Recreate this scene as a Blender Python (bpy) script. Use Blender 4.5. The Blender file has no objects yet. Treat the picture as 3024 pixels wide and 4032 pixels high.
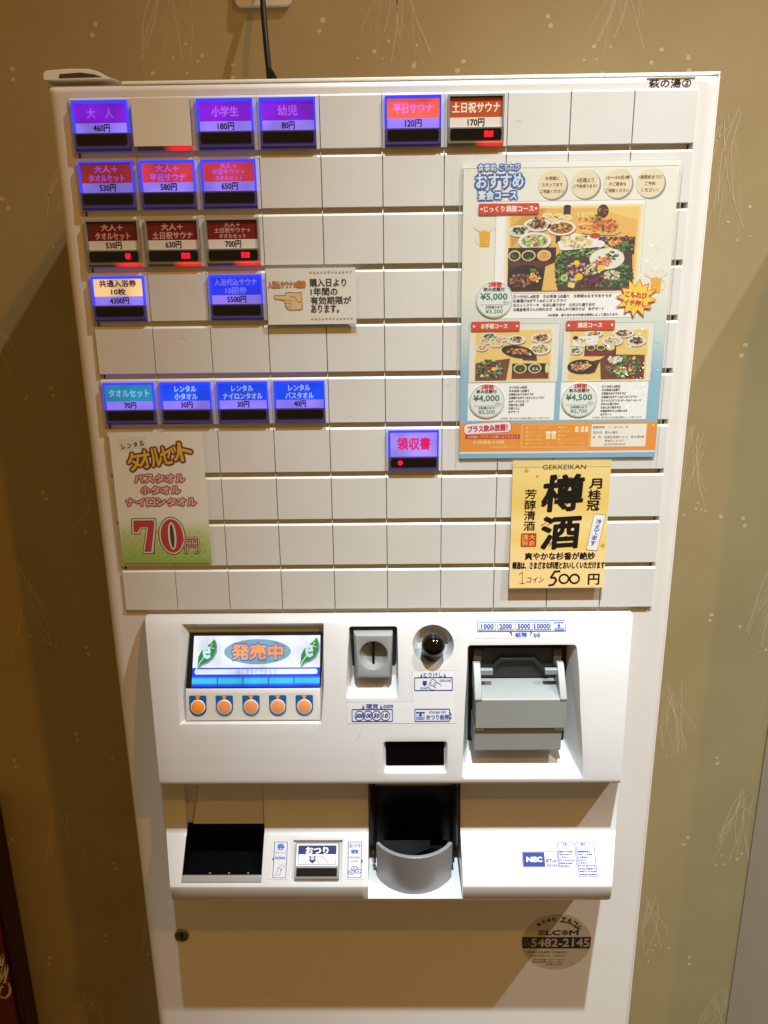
import bpy, bmesh, math, random
from mathutils import Vector, Matrix

# ------------------------------------------------------------------ units: plan units (1 u = 1.346 mm), x right, d towards the viewer, z up from the top button row
U = 0.001346
Z0 = 1.62
def P(x, d, z): return Vector((x*U, -d*U, z*U + Z0))
scene = bpy.context.scene
rnd = random.Random(7)

# ------------------------------------------------------------------ camera
cam_d = bpy.data.cameras.new('camera'); cam = bpy.data.objects.new('camera', cam_d)
scene.collection.objects.link(cam); scene.camera = cam
cam.location = P(6.829, 611.28, -136.09)
cam.rotation_euler = (1.2908474, 0.01211071, 0.01127437)
cam_d.sensor_fit = 'VERTICAL'; cam_d.sensor_height = 36.0; cam_d.lens = 36.0*3028/4032
cam_d.clip_start = 0.02; cam_d.clip_end = 50

# ------------------------------------------------------------------ world and lamps
world = bpy.data.worlds.new('World'); scene.world = world; world.use_nodes = True
bg = world.node_tree.nodes['Background']; bg.inputs[0].default_value = (1.0, 0.58, 0.18, 1); bg.inputs[1].default_value = 0.27
def lamp(name, loc, target, power, color, size, angle=None, blend=0.5):
    l = bpy.data.lights.new(name, 'SPOT' if angle else 'POINT')
    l.energy = power; l.color = color; l.shadow_soft_size = size
    if angle: l.spot_size = math.radians(angle); l.spot_blend = blend
    o = bpy.data.objects.new(name, l); scene.collection.objects.link(o)
    o.location = P(*loc)
    o.rotation_euler = (P(*target)-P(*loc)).to_track_quat('-Z', 'Y').to_euler()
    return o
lamp('ceiling_downlight', (150, 1010, 2500), (425, 0, -950), 1380, (0.80, 0.93, 1.0), 0.034, 25.5, 1.0)
lamp('ceiling_spot', (1700, 1010, 2500), (-60, 0, -760), 500, (0.94, 0.98, 1.0), 0.034, 32, 1.0)
lamp('ceiling_lamp_warm', (1000, 1350, 1400), (0, 0, -500), 80, (1.0, 0.46, 0.07), 0.04, 80, 0.6)
scene.view_settings.view_transform = 'Standard'; scene.view_settings.look = 'None'
scene.view_settings.exposure = 0.0; scene.view_settings.gamma = 1.0

# ------------------------------------------------------------------ materials
def lin(c): return tuple(((v/255)/12.92 if v/255 <= 0.04045 else ((v/255+0.055)/1.055)**2.4) for v in c)
MATS = {}
def mat(name, rgb, rough=0.5, metal=0.0, emit=None, es=1.0, bump=0.0, bscale=400, coat=0.0, var=0.0, spec=0.5, vscale=30):
    m = bpy.data.materials.new(name); m.use_nodes = True; nt = m.node_tree; b = nt.nodes['Principled BSDF']
    col = lin(rgb)+(1,)
    b.inputs['Base Color'].default_value = col; b.inputs['Roughness'].default_value = rough
    b.inputs['Metallic'].default_value = metal; b.inputs['Specular IOR Level'].default_value = spec
    if coat: b.inputs['Coat Weight'].default_value = coat; b.inputs['Coat Roughness'].default_value = 0.06
    if emit: b.inputs['Emission Color'].default_value = lin(emit)+(1,); b.inputs['Emission Strength'].default_value = es
    if var or bump:
        g = nt.nodes.new('ShaderNodeNewGeometry')
    if var:
        n = nt.nodes.new('ShaderNodeTexNoise'); n.inputs['Scale'].default_value = vscale; n.inputs['Detail'].default_value = 6
        nt.links.new(g.outputs['Position'], n.inputs['Vector'])
        r = nt.nodes.new('ShaderNodeMapRange'); r.inputs[1].default_value = 0.3; r.inputs[2].default_value = 0.7
        r.inputs[3].default_value = 1-var; r.inputs[4].default_value = 1+var
        nt.links.new(n.outputs['Fac'], r.inputs[0])
        mx = nt.nodes.new('ShaderNodeVectorMath'); mx.operation = 'SCALE'; mx.inputs[0].default_value = col[:3]
        nt.links.new(r.outputs[0], mx.inputs['Scale']); nt.links.new(mx.outputs[0], b.inputs['Base Color'])
        r2 = nt.nodes.new('ShaderNodeMapRange'); r2.inputs[3].default_value = max(0.02, rough-0.08); r2.inputs[4].default_value = min(1, rough+0.08)
        nt.links.new(n.outputs['Fac'], r2.inputs[0]); nt.links.new(r2.outputs[0], b.inputs['Roughness'])
    if bump:
        n = nt.nodes.new('ShaderNodeTexNoise'); n.inputs['Scale'].default_value = bscale; n.inputs['Detail'].default_value = 3
        nt.links.new(g.outputs['Position'], n.inputs['Vector'])
        bp = nt.nodes.new('ShaderNodeBump'); bp.inputs['Strength'].default_value = bump; bp.inputs['Distance'].default_value = 0.0005
        nt.links.new(n.outputs['Fac'], bp.inputs['Height']); nt.links.new(bp.outputs[0], b.inputs['Normal'])
    MATS[name] = m
    return m
def ink(rgb, es=0.0, rough=0.45):                # flat print colours, made on demand
    k = 'ink_%d_%d_%d_%d' % (rgb+(int(es*100),))
    if k not in MATS:
        m = mat(k, tuple(int(c*(0.35 if es else 1)) for c in rgb), rough, emit=rgb if es else None, es=es)
        if es:
            nt = m.node_tree; g = nt.nodes.new('ShaderNodeNewGeometry'); n = nt.nodes.new('ShaderNodeTexNoise'); n.inputs['Scale'].default_value = 34; n.inputs['Detail'].default_value = 1
            nt.links.new(g.outputs['Position'], n.inputs['Vector']); r = nt.nodes.new('ShaderNodeMapRange'); r.inputs[1].default_value = 0.3; r.inputs[2].default_value = 0.7
            r.inputs[3].default_value = es*0.68; r.inputs[4].default_value = es*1.15; nt.links.new(n.outputs['Fac'], r.inputs[0]); nt.links.new(r.outputs[0], nt.nodes['Principled BSDF'].inputs['Emission Strength'])
    return k
mat('panel_white', (226, 222, 216), 0.30, bump=0.04, bscale=900, var=0.012)
mat('tile_white', (218, 217, 211), 0.36, bump=0.12, bscale=1600, var=0.03, vscale=14)
mat('moulded_white', (206, 205, 204), 0.18, coat=0.4, bump=0.015, bscale=250, var=0.006)
mat('body_white', (205, 198, 188), 0.45, bump=0.05, var=0.02)
mat('well_grey', (150, 142, 132), 0.6)
mat('seam_dark', (38, 34, 30), 0.6)
mat('lip_white', (238, 236, 230), 0.3)
mat('black', (9, 9, 10), 0.35)
mat('black_gloss', (6, 6, 7), 0.08, spec=0.35)
mat('chute_black', (8, 8, 9), 0.28)
mat('dark_frame', (40, 42, 43), 0.45)
mat('grey_plastic', (146, 149, 147), 0.42, bump=0.12, bscale=1500, var=0.02)
mat('grey_mid', (122, 126, 126), 0.45, bump=0.1, bscale=1500)
mat('silver_plastic', (144, 144, 146), 0.30, metal=0.25, bump=0.12, bscale=2500)
mat('steel', (190, 190, 192), 0.25, metal=0.55)
mat('brass', (150, 140, 120), 0.30, metal=1.0)
mat('inner_brown', (70, 60, 48), 0.6)
mat('housing_clear', (150, 148, 150), 0.12, coat=0.5)
mat('housing_lit', (30, 30, 160), 0.15, emit=(52, 66, 255), es=1.0)
mat('housing_dim', (74, 64, 92), 0.15, emit=(76, 62, 200), es=0.09)
mat('strip_black', (10, 9, 10), 0.22)
mat('led_red', (120, 0, 8), 0.4, emit=(255, 10, 36), es=2.6)
mat('led_glow', (120, 20, 16), 0.3, emit=(220, 18, 10), es=0.55)
mat('red_paint', (92, 14, 14), 0.35)
mat('red_frame', (48, 10, 10), 0.4)
mat('cord_black', (8, 8, 9), 0.5)
mat('plate_white', (215, 205, 190), 0.4)
mat('concrete', (95, 80, 62), 0.8, var=0.05)

def led_housing():
    m = mat('housing_led', (120, 112, 108), 0.14, coat=0.5); nt = m.node_tree; b = nt.nodes['Principled BSDF']
    tc_ = nt.nodes.new('ShaderNodeTexCoord'); sp_ = nt.nodes.new('ShaderNodeSeparateXYZ'); nt.links.new(tc_.outputs['Object'], sp_.inputs[0])
    def bump_(out, c, w):
        a1 = nt.nodes.new('ShaderNodeMath'); a1.operation = 'SUBTRACT'; a1.inputs[1].default_value = c*U; nt.links.new(out, a1.inputs[0])
        a2 = nt.nodes.new('ShaderNodeMath'); a2.operation = 'DIVIDE'; a2.inputs[1].default_value = w*U; nt.links.new(a1.outputs[0], a2.inputs[0])
        a3 = nt.nodes.new('ShaderNodeMath'); a3.operation = 'MULTIPLY'; nt.links.new(a2.outputs[0], a3.inputs[0]); nt.links.new(a2.outputs[0], a3.inputs[1])
        a4 = nt.nodes.new('ShaderNodeMath'); a4.operation = 'SUBTRACT'; a4.use_clamp = True; a4.inputs[0].default_value = 1; nt.links.new(a3.outputs[0], a4.inputs[1]); return a4.outputs[0]
    x_ = bump_(sp_.outputs['X'], 34, 13); z_ = bump_(sp_.outputs['Z'], -34.9, 2.1)
    mu = nt.nodes.new('ShaderNodeMath'); mu.operation = 'MULTIPLY'; nt.links.new(x_, mu.inputs[0]); nt.links.new(z_, mu.inputs[1])
    m3 = nt.nodes.new('ShaderNodeMath'); m3.operation = 'MULTIPLY'; m3.inputs[1].default_value = 1.15; nt.links.new(mu.outputs[0], m3.inputs[0])
    b.inputs['Emission Color'].default_value = (1, 0.005, 0.004, 1); nt.links.new(m3.outputs[0], b.inputs['Emission Strength'])
led_housing()

def wall_material():
    m = bpy.data.materials.new('wallpaper'); m.use_nodes = True; nt = m.node_tree; b = nt.nodes['Principled BSDF']
    g = nt.nodes.new('ShaderNodeNewGeometry')
    n = nt.nodes.new('ShaderNodeTexNoise'); n.inputs['Scale'].default_value = 5; n.inputs['Detail'].default_value = 8; n.inputs['Roughness'].default_value = 0.6
    nt.links.new(g.outputs['Position'], n.inputs['Vector'])
    r = nt.nodes.new('ShaderNodeValToRGB'); e = r.color_ramp.elements
    e[0].position = 0.3; e[0].color = lin((158, 140, 97))+(1,); e[1].position = 0.7; e[1].color = lin((168, 150, 106))+(1,)
    nt.links.new(n.outputs['Fac'], r.inputs[0]); nt.links.new(r.outputs[0], b.inputs['Base Color'])
    b.inputs['Roughness'].default_value = 0.72
    n2 = nt.nodes.new('ShaderNodeTexNoise'); n2.inputs['Scale'].default_value = 700; n2.inputs['Detail'].default_value = 4
    nt.links.new(g.outputs['Position'], n2.inputs['Vector'])
    bp = nt.nodes.new('ShaderNodeBump'); bp.inputs['Strength'].default_value = 0.25; bp.inputs['Distance'].default_value = 0.0006
    nt.links.new(n2.outputs['Fac'], bp.inputs['Height']); nt.links.new(bp.outputs[0], b.inputs['Normal'])
    MATS['wallpaper'] = m
wall_material()
mat('wall_fibre', (198, 181, 146), 0.7)

def clear_sheet(name, tint=(250, 251, 250), bump=0.25, scale=60, rough=0.06, haze=0.05, ior=1.5):
    m = bpy.data.materials.new(name); m.use_nodes = True; nt = m.node_tree; nt.nodes.remove(nt.nodes['Principled BSDF'])
    out = nt.nodes['Material Output']
    tr = nt.nodes.new('ShaderNodeBsdfTransparent'); tr.inputs[0].default_value = lin(tint)+(1,)
    gl = nt.nodes.new('ShaderNodeBsdfGlossy'); gl.inputs['Roughness'].default_value = rough
    df = nt.nodes.new('ShaderNodeBsdfDiffuse'); df.inputs[0].default_value = (0.8, 0.8, 0.78, 1)
    fr = nt.nodes.new('ShaderNodeFresnel'); fr.inputs[0].default_value = ior
    g = nt.nodes.new('ShaderNodeNewGeometry'); n = nt.nodes.new('ShaderNodeTexNoise'); n.inputs['Scale'].default_value = scale; n.inputs['Detail'].default_value = 6
    nt.links.new(g.outputs['Position'], n.inputs['Vector'])
    bp = nt.nodes.new('ShaderNodeBump'); bp.inputs['Strength'].default_value = bump; bp.inputs['Distance'].default_value = 0.003
    nt.links.new(n.outputs['Fac'], bp.inputs['Height']); nt.links.new(bp.outputs[0], gl.inputs['Normal'])
    m1 = nt.nodes.new('ShaderNodeMixShader'); m1.inputs[0].default_value = haze
    nt.links.new(tr.outputs[0], m1.inputs[1]); nt.links.new(df.outputs[0], m1.inputs[2])
    front = nt.nodes.new('ShaderNodeMath'); front.operation = 'SUBTRACT'; front.inputs[0].default_value = 1; nt.links.new(g.outputs['Backfacing'], front.inputs[1])
    fm_ = nt.nodes.new('ShaderNodeMath'); fm_.operation = 'MULTIPLY'; nt.links.new(fr.outputs[0], fm_.inputs[0]); nt.links.new(front.outputs[0], fm_.inputs[1])
    m2 = nt.nodes.new('ShaderNodeMixShader'); nt.links.new(fm_.outputs[0], m2.inputs[0])
    nt.links.new(m1.outputs[0], m2.inputs[1]); nt.links.new(gl.outputs[0], m2.inputs[2]); nt.links.new(m2.outputs[0], out.inputs[0])
    MATS[name] = m
clear_sheet('laminate')
clear_sheet('film_glint', bump=0.0, rough=0.16, haze=0.0, ior=6.0)  # extra reflective film for the glint facets added on the menu laminate
clear_sheet('clear_film', bump=0.6, scale=160, haze=0.12)
clear_sheet('holo_sticker', tint=(236, 230, 214), bump=0.02, haze=0.16)

def gradient_paper(name, stops, z_top, z_bot, noise=0.0, stripes=0.0):
    m = bpy.data.materials.new(name); m.use_nodes = True; nt = m.node_tree; b = nt.nodes['Principled BSDF']
    g = nt.nodes.new('ShaderNodeNewGeometry'); s = nt.nodes.new('ShaderNodeSeparateXYZ'); nt.links.new(g.outputs['Position'], s.inputs[0])
    r = nt.nodes.new('ShaderNodeMapRange'); r.inputs[1].default_value = z_top*U+Z0; r.inputs[2].default_value = z_bot*U+Z0
    nt.links.new(s.outputs['Z'], r.inputs[0])
    fac = r.outputs[0]
    if noise:
        n = nt.nodes.new('ShaderNodeTexNoise'); n.inputs['Scale'].default_value = 16; n.inputs['Detail'].default_value = 3
        nt.links.new(g.outputs['Position'], n.inputs['Vector'])
        a = nt.nodes.new('ShaderNodeMath'); a.operation = 'MULTIPLY_ADD'; a.inputs[1].default_value = noise
        nt.links.new(n.outputs['Fac'], a.inputs[0]); nt.links.new(fac, a.inputs[2]); fac = a.outputs[0]
    if stripes:
        w = nt.nodes.new('ShaderNodeTexWave'); w.bands_direction = 'Z'; w.inputs['Scale'].default_value = 420
        nt.links.new(g.outputs['Position'], w.inputs['Vector'])
        a = nt.nodes.new('ShaderNodeMath'); a.operation = 'MULTIPLY_ADD'; a.inputs[1].default_value = stripes
        nt.links.new(w.outputs['Fac'], a.inputs[0]); nt.links.new(fac, a.inputs[2]); fac = a.outputs[0]
    c = nt.nodes.new('ShaderNodeValToRGB'); els = c.color_ramp.elements
    while len(els) < len(stops): els.new(0.5)
    for e, (p, col) in zip(els, stops): e.position = p; e.color = lin(col)+(1,)
    nt.links.new(fac, c.inputs[0]); nt.links.new(c.outputs[0], b.inputs['Base Color'])
    b.inputs['Roughness'].default_value = 0.5
    MATS[name] = m
gradient_paper('menu_paper', [(0, (240, 238, 226)), (0.42, (240, 236, 220)), (0.56, (210, 224, 216)), (0.70, (150, 192, 214)), (1.0, (128, 184, 216))], -48, -266, stripes=0.02)
gradient_paper('towel_paper', [(0, (242, 238, 230)), (0.66, (240, 236, 222)), (0.78, (200, 212, 140)), (1.0, (150, 190, 60))], -243, -354, noise=0.0)
gradient_paper('gold_paper', [(0.15, (240, 216, 146)), (0.45, (232, 200, 104)), (0.6, (242, 216, 144)), (0.78, (236, 204, 112)), (0.86, (242, 214, 146)), (1.2, (246, 220, 156))], -269, -378, noise=0.22, stripes=0.03)
mat('paper_white', (236, 232, 222), 0.55)
mat('paper_card', (230, 226, 212), 0.55, var=0.01)

# ------------------------------------------------------------------ mesh helpers
class MB:
    """collects faces in plan units; build() links them as one object"""
    def __init__(s): s.v = []; s.f = []; s.m = []; s.mats = []
    def mi(s, m):
        if m not in s.mats: s.mats.append(m)
        return s.mats.index(m)
    def face(s, pts, m):
        b = len(s.v); s.v += [tuple(p) for p in pts]; s.f.append(list(range(b, b+len(pts)))); s.m.append(s.mi(m))
    def box(s, x0, x1, d0, d1, z0, z1, m):
        x0, x1 = sorted((x0, x1)); d0, d1 = sorted((d0, d1)); z0, z1 = sorted((z0, z1))
        b = len(s.v)
        s.v += [(x0,d0,z0),(x1,d0,z0),(x1,d1,z0),(x0,d1,z0),(x0,d0,z1),(x1,d0,z1),(x1,d1,z1),(x0,d1,z1)]
        k = s.mi(m)
        for f in ((0,1,2,3),(4,7,6,5),(0,4,5,1),(3,2,6,7),(1,5,6,2),(0,3,7,4)):
            s.f.append([b+i for i in f]); s.m.append(k)
    def prism_x(s, poly, x0, x1, m, wfun=None):      # poly of (d,z), extruded along x
        n = len(poly); b = len(s.v); k = s.mi(m)
        for xx in (x0, x1):
            for (d, z) in poly:
                x = xx if wfun is None else wfun(xx, d, z)
                s.v.append((x, d, z))
        for i in range(n):
            j = (i+1) % n; s.f.append([b+i, b+j, b+n+j, b+n+i]); s.m.append(k)
        s.f.append([b+i for i in range(n)][::-1]); s.m.append(k); s.f.append([b+n+i for i in range(n)]); s.m.append(k)
    def prism_d(s, poly, d0, d1, m):                 # poly of (x,z), extruded along d
        n = len(poly); b = len(s.v); k = s.mi(m)
        for dd in (d0, d1):
            for (x, z) in poly: s.v.append((x, dd, z))
        for i in range(n):
            j = (i+1) % n; s.f.append([b+i, b+j, b+n+j, b+n+i]); s.m.append(k)
        s.f.append([b+i for i in range(n)][::-1]); s.m.append(k); s.f.append([b+n+i for i in range(n)]); s.m.append(k)
    def loft(s, rings, m, caps=True):
        b = len(s.v); n = len(rings[0]); k = s.mi(m)
        for r in rings: s.v += [tuple(p) for p in r]
        for a in range(len(rings)-1):
            for i in range(n):
                j = (i+1) % n; s.f.append([b+a*n+i, b+a*n+j, b+(a+1)*n+j, b+(a+1)*n+i]); s.m.append(k)
        if caps:
            s.f.append([b+i for i in range(n)][::-1]); s.m.append(k)
            e = b+(len(rings)-1)*n; s.f.append([e+i for i in range(n)]); s.m.append(k)
    def lathe(s, base, axis, prof, m, n=40):          # prof of (radius, height along axis)
        ax = Vector(axis).normalized(); u = ax.orthogonal().normalized(); w = ax.cross(u); rings = []
        for r, h in prof:
            rings.append([tuple(Vector(base)+ax*h+(u*math.cos(2*math.pi*i/n)+w*math.sin(2*math.pi*i/n))*max(r, 1e-3)) for i in range(n)])
        s.loft(rings, m)
    def mesh(s, name, origin=(0, 0, 0)):
        me = bpy.data.meshes.new(name); o = P(*origin) if origin is not None else Vector()
        me.from_pydata([P(*v)-o for v in s.v], [], s.f)
        for m in s.mats: me.materials.append(MATS[m])
        me.polygons.foreach_set('material_index', s.m)
        bm = bmesh.new(); bm.from_mesh(me); bmesh.ops.recalc_face_normals(bm, faces=bm.faces); bm.to_mesh(me); bm.free()
        return me
def link(name, me, parent=None, origin=(0, 0, 0), bevel=0, seg=2, smooth=35, world=None):
    o = bpy.data.objects.new(name, me); scene.collection.objects.link(o)
    o.location = P(*origin) if world is None else world
    if parent:
        o.parent = parent; o.location = o.location - PW[parent.name]
    PW[o.name] = P(*origin) if world is None else world
    if smooth:
        me.shade_smooth(); me.set_sharp_from_angle(angle=math.radians(smooth))
    if bevel:
        b = o.modifiers.new('bevel', 'BEVEL'); b.width = bevel*U; b.segments = seg; b.limit_method = 'ANGLE'; b.angle_limit = math.radians(40)
        b.harden_normals = True; b.use_clamp_overlap = True
    return o
PW = {}
def build(mb, name, parent=None, origin=None, **k):
    if origin is None:
        xs = [v[0] for v in mb.v]; ds = [v[1] for v in mb.v]; zs = [v[2] for v in mb.v]
        origin = ((min(xs)+max(xs))/2, min(ds), min(zs))
    return link(name, mb.mesh(name, origin), parent, origin, **k)
def tag(o, label=None, cat=None, group=None, kind=None):
    for k, v in (('label', label), ('category', cat), ('group', group), ('kind', kind)):
        if v: o[k] = v
    return o
def thing(name, origin, label, cat, group=None):
    o = bpy.data.objects.new(name, None); scene.collection.objects.link(o); o.location = P(*origin); PW[o.name] = P(*origin)
    o.empty_display_size = 0.05
    return tag(o, label, cat, group)
def rrect(x0, z0, x1, z1, r, n=4):
    x0, x1 = sorted((x0, x1)); z0, z1 = sorted((z0, z1)); r = min(r, (x1-x0)/2, (z1-z0)/2); out = []
    for cx, cz, a in ((x1-r, z1-r, 0), (x0+r, z1-r, 90), (x0+r, z0+r, 180), (x1-r, z0+r, 270)):
        for i in range(n+1):
            t = math.radians(a+90*i/n); out.append((cx+r*math.cos(t), cz+r*math.sin(t)))
    return out

# ------------------------------------------------------------------ lettering: outlines of the built-in font, laid down as thin print
GLY = {}
def glyphs(txt):
    if txt not in GLY:
        c = bpy.data.curves.new('lettering', 'FONT'); c.body = txt; c.resolution_u = 2
        o = bpy.data.objects.new('lettering', c); scene.collection.objects.link(o)
        m = o.to_mesh(); vs = [(v.co.x, v.co.y) for v in m.vertices]; fs = [tuple(p.vertices) for p in m.polygons]
        o.to_mesh_clear(); bpy.data.objects.remove(o); bpy.data.curves.remove(c)
        x0 = min(v[0] for v in vs); x1 = max(v[0] for v in vs); y0 = min(v[1] for v in vs); y1 = max(v[1] for v in vs)
        GLY[txt] = ([((x-x0)/max(x1-x0, 1e-6), (y1-y)/max(y1-y0, 1e-6)) for x, y in vs], fs)
    return GLY[txt]
class Art(MB):
    """print on a sheet: u to the right, v down, each layer a hair above the one below"""
    def __init__(s, x0=0, z0=0, dfun=None, step=0.035):
        super().__init__(); s.x0 = x0; s.z0 = z0; s.dfun = dfun or (lambda x, z: 0.0); s.step = step
    def q(s, u, v, lay):
        x = s.x0+u; z = s.z0-v; return (x, s.dfun(x, z)+0.05+lay*s.step, z)
    def poly(s, pts, col, lay=0):
        m = col if isinstance(col, str) else ink(col)
        s.face([s.q(u, v, lay) for u, v in pts], m)
    def rect(s, u0, v0, u1, v1, col, lay=0, r=0, rot=0):
        pts = rrect(u0, v0, u1, v1, r) if r else [(u0, v0), (u1, v0), (u1, v1), (u0, v1)]
        if rot:
            cu, cv = (u0+u1)/2, (v0+v1)/2; c, sn = math.cos(math.radians(rot)), math.sin(math.radians(rot))
            pts = [(cu+(u-cu)*c-(v-cv)*sn, cv+(u-cu)*sn+(v-cv)*c) for u, v in pts]
        s.poly(pts, col, lay)
    def bands(s, u0, v0, u1, v1, col, lay=0, n=6):
        for i in range(n): s.rect(u0, v0+(v1-v0)*i/n, u1, v0+(v1-v0)*(i+1)/n, col, lay)
    def ell(s, u, v, ru, rv, col, lay=0, n=20, rot=0):
        c, sn = math.cos(rot), math.sin(rot)
        s.poly([(u+ru*math.cos(t)*c-rv*math.sin(t)*sn, v+ru*math.cos(t)*sn+rv*math.sin(t)*c) for t in [2*math.pi*i/n for i in range(n)]], col, lay)
    def ring(s, u, v, ru, rv, w, col, lay=0, n=40, dash=1.0, a0=0, a1=360):
        for i in range(n):
            t0 = math.radians(a0+(a1-a0)*i/n); t1 = math.radians(a0+(a1-a0)*(i+dash)/n)
            s.poly([(u+ru*math.cos(t0), v+rv*math.sin(t0)), (u+ru*math.cos(t1), v+rv*math.sin(t1)),
                    (u+(ru-w)*math.cos(t1), v+(rv-w)*math.sin(t1)), (u+(ru-w)*math.cos(t0), v+(rv-w)*math.sin(t0))], col, lay)
    def line(s, pts, w, col, lay=0, close=False):
        pts = list(pts)+([pts[0]] if close else [])
        for i, ((a, b), (c, d)) in enumerate(zip(pts, pts[1:])):
            L = math.hypot(c-a, d-b) or 1e-6; nx, ny = -(d-b)/L*w/2, (c-a)/L*w/2; ex, ey = (c-a)/L*w*0.35, (d-b)/L*w*0.35
            s.poly([(a+nx-ex, b+ny-ey), (c+nx+ex, d+ny+ey), (c-nx+ex, d-ny+ey), (a-nx-ex, b-ny-ey)], col, lay+(i % 2)*0.12)
    def box_line(s, u0, v0, u1, v1, w, col, lay=0, r=1.0):
        o = rrect(u0, v0, u1, v1, r); i_ = rrect(u0+w, v0+w, u1-w, v1-w, max(r-w, 0.05)); n = len(o)
        for k in range(n):
            j = (k+1) % n; s.poly([o[k], o[j], i_[j], i_[k]], col, lay)
    def T(s, txt, u0, v0, u1, v1, col, lay=2, bold=0.0, rot=0, shear=0.0, n=4):
        vs, fs = glyphs(txt); m = col if isinstance(col, str) else ink(col); k = s.mi(m)
        offs = [(0, 0)] if not bold else [(bold*math.cos(2*math.pi*i/n+0.4), bold*math.sin(2*math.pi*i/n+0.4)) for i in range(n)]
        cu, cv = (u0+u1)/2, (v0+v1)/2; c, sn = math.cos(math.radians(rot)), math.sin(math.radians(rot))
        for i, (ou, ov) in enumerate(offs):
            b = len(s.v)
            for a, e in vs:
                u = u0+a*(u1-u0)+ou+shear*(0.5-e)*(v1-v0); v = v0+e*(v1-v0)+ov
                u, v = cu+(u-cu)*c-(v-cv)*sn, cv+(u-cu)*sn+(v-cv)*c
                s.v.append(s.q(u, v, lay+i*0.12))
            for f in fs: s.f.append([b+x for x in f]); s.m.append(k)
    def VT(s, txt, u0, v0, u1, v1, col, lay=2, bold=0.0, lean=0.0):     # upright column of characters
        h = (v1-v0)/len(txt)
        for i, ch in enumerate(txt):
            o = lean*i; s.T(ch, u0+o, v0+h*i+h*0.06, u1+o, v0+h*(i+1)-h*0.06, col, lay, bold)
    def mesh(s, name, origin=(0, 0, 0)):
        me = bpy.data.meshes.new(name); o = P(*origin); me.from_pydata([P(*v)-o for v in s.v], [], s.f)
        for m in s.mats: me.materials.append(MATS[m])
        me.polygons.foreach_set('material_index', s.m); me.update()
        bm = bmesh.new(); bm.from_mesh(me)
        fl = [f for f in bm.faces if f.normal.y > 0]
        if fl: bmesh.ops.reverse_faces(bm, faces=fl)
        bm.to_mesh(me); bm.free(); return me
def put(art, name, parent, **k): return build(art, name, parent, smooth=0, **k)

# ================================================================== the room: wall, floor
wall = MB(); wall.face([(-2200, -200, -1204), (2200, -200, -1204), (2200, -200, 1600), (-2200, -200, 1600)], 'wallpaper')
wall_o = tag(build(wall, 'wall', smooth=0), kind='structure')
floor = MB(); floor.face([(-2200, -200, -1204), (2200, -200, -1204), (2200, 2600, -1204), (-2200, 2600, -1204)], 'concrete')
tag(build(floor, 'floor', smooth=0), kind='structure')
# faint printed grass stalks and seed dots of the wallpaper
fib = Art(0, 0, lambda x, z: -200.0, 0.05)
def stalks(cx, z_top, h, spread, n, seed):
    r = random.Random(seed)
    for i in range(n):
        a = cx+r.uniform(-0.35, 0.35)*spread; b = cx+r.uniform(-1, 1)*spread; c = r.uniform(-8, 8); top = z_top-r.uniform(0, 0.3)*h; bot = z_top-h*r.uniform(0.6, 1.0)
        pts = []
        for k in range(9):
            t = k/8; pts.append((a+(b-a)*t+c*math.sin(t*math.pi)+r.uniform(-.5, .5), -(top+(bot-top)*t)))
        fib.line(pts, r.choice((0.28, 0.4, 0.7)), 'wall_fibre', r.randrange(6))
    for i in range(7):
        x = cx+r.uniform(-1.1, 1.1)*spread; z = -(z_top-h*r.uniform(0.75, 1.05)); w = r.uniform(0.8, 2.2)
        fib.ell(x, z, w, w*r.uniform(0.8, 1.2), 'wall_fibre', r.randrange(6), 8)
def dots(x, z, seed):
    r = random.Random(seed)
    for k in range(2): fib.ell(x+r.uniform(-3, 3), -(z-k*r.uniform(7, 11)), 1.9+r.random(), 1.8+r.random()*0.9, 'wall_fibre', 1, 9)
sd = 1
for j in range(-8, 3):
    for i in range(-4, 5):
        sd += 1
        x = 12+i*212+(106 if j % 2 else 0); z = 150+j*150
        stalks(x, z+28, 115, 34, 15, sd); dots(x-70, z-44, sd); dots(x+60, z-80, sd+50)
f_o = put(fib, 'wallpaper_print', wall_o); f_o['kind'] = 'stuff'

# ================================================================== ticket machine
H = 40.1; W = 45.0
tm = thing('ticket_machine', (0, -100, -1204), 'white ticket vending machine with rows of glowing buttons and blue screen', 'ticket machine', None)

body = MB(); body.box(-244.2, 244.0, -199, -20.5, -1203, 12.6, 'body_white')
build(body, 'cabinet', tm, bevel=2.2, seg=2)

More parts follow.
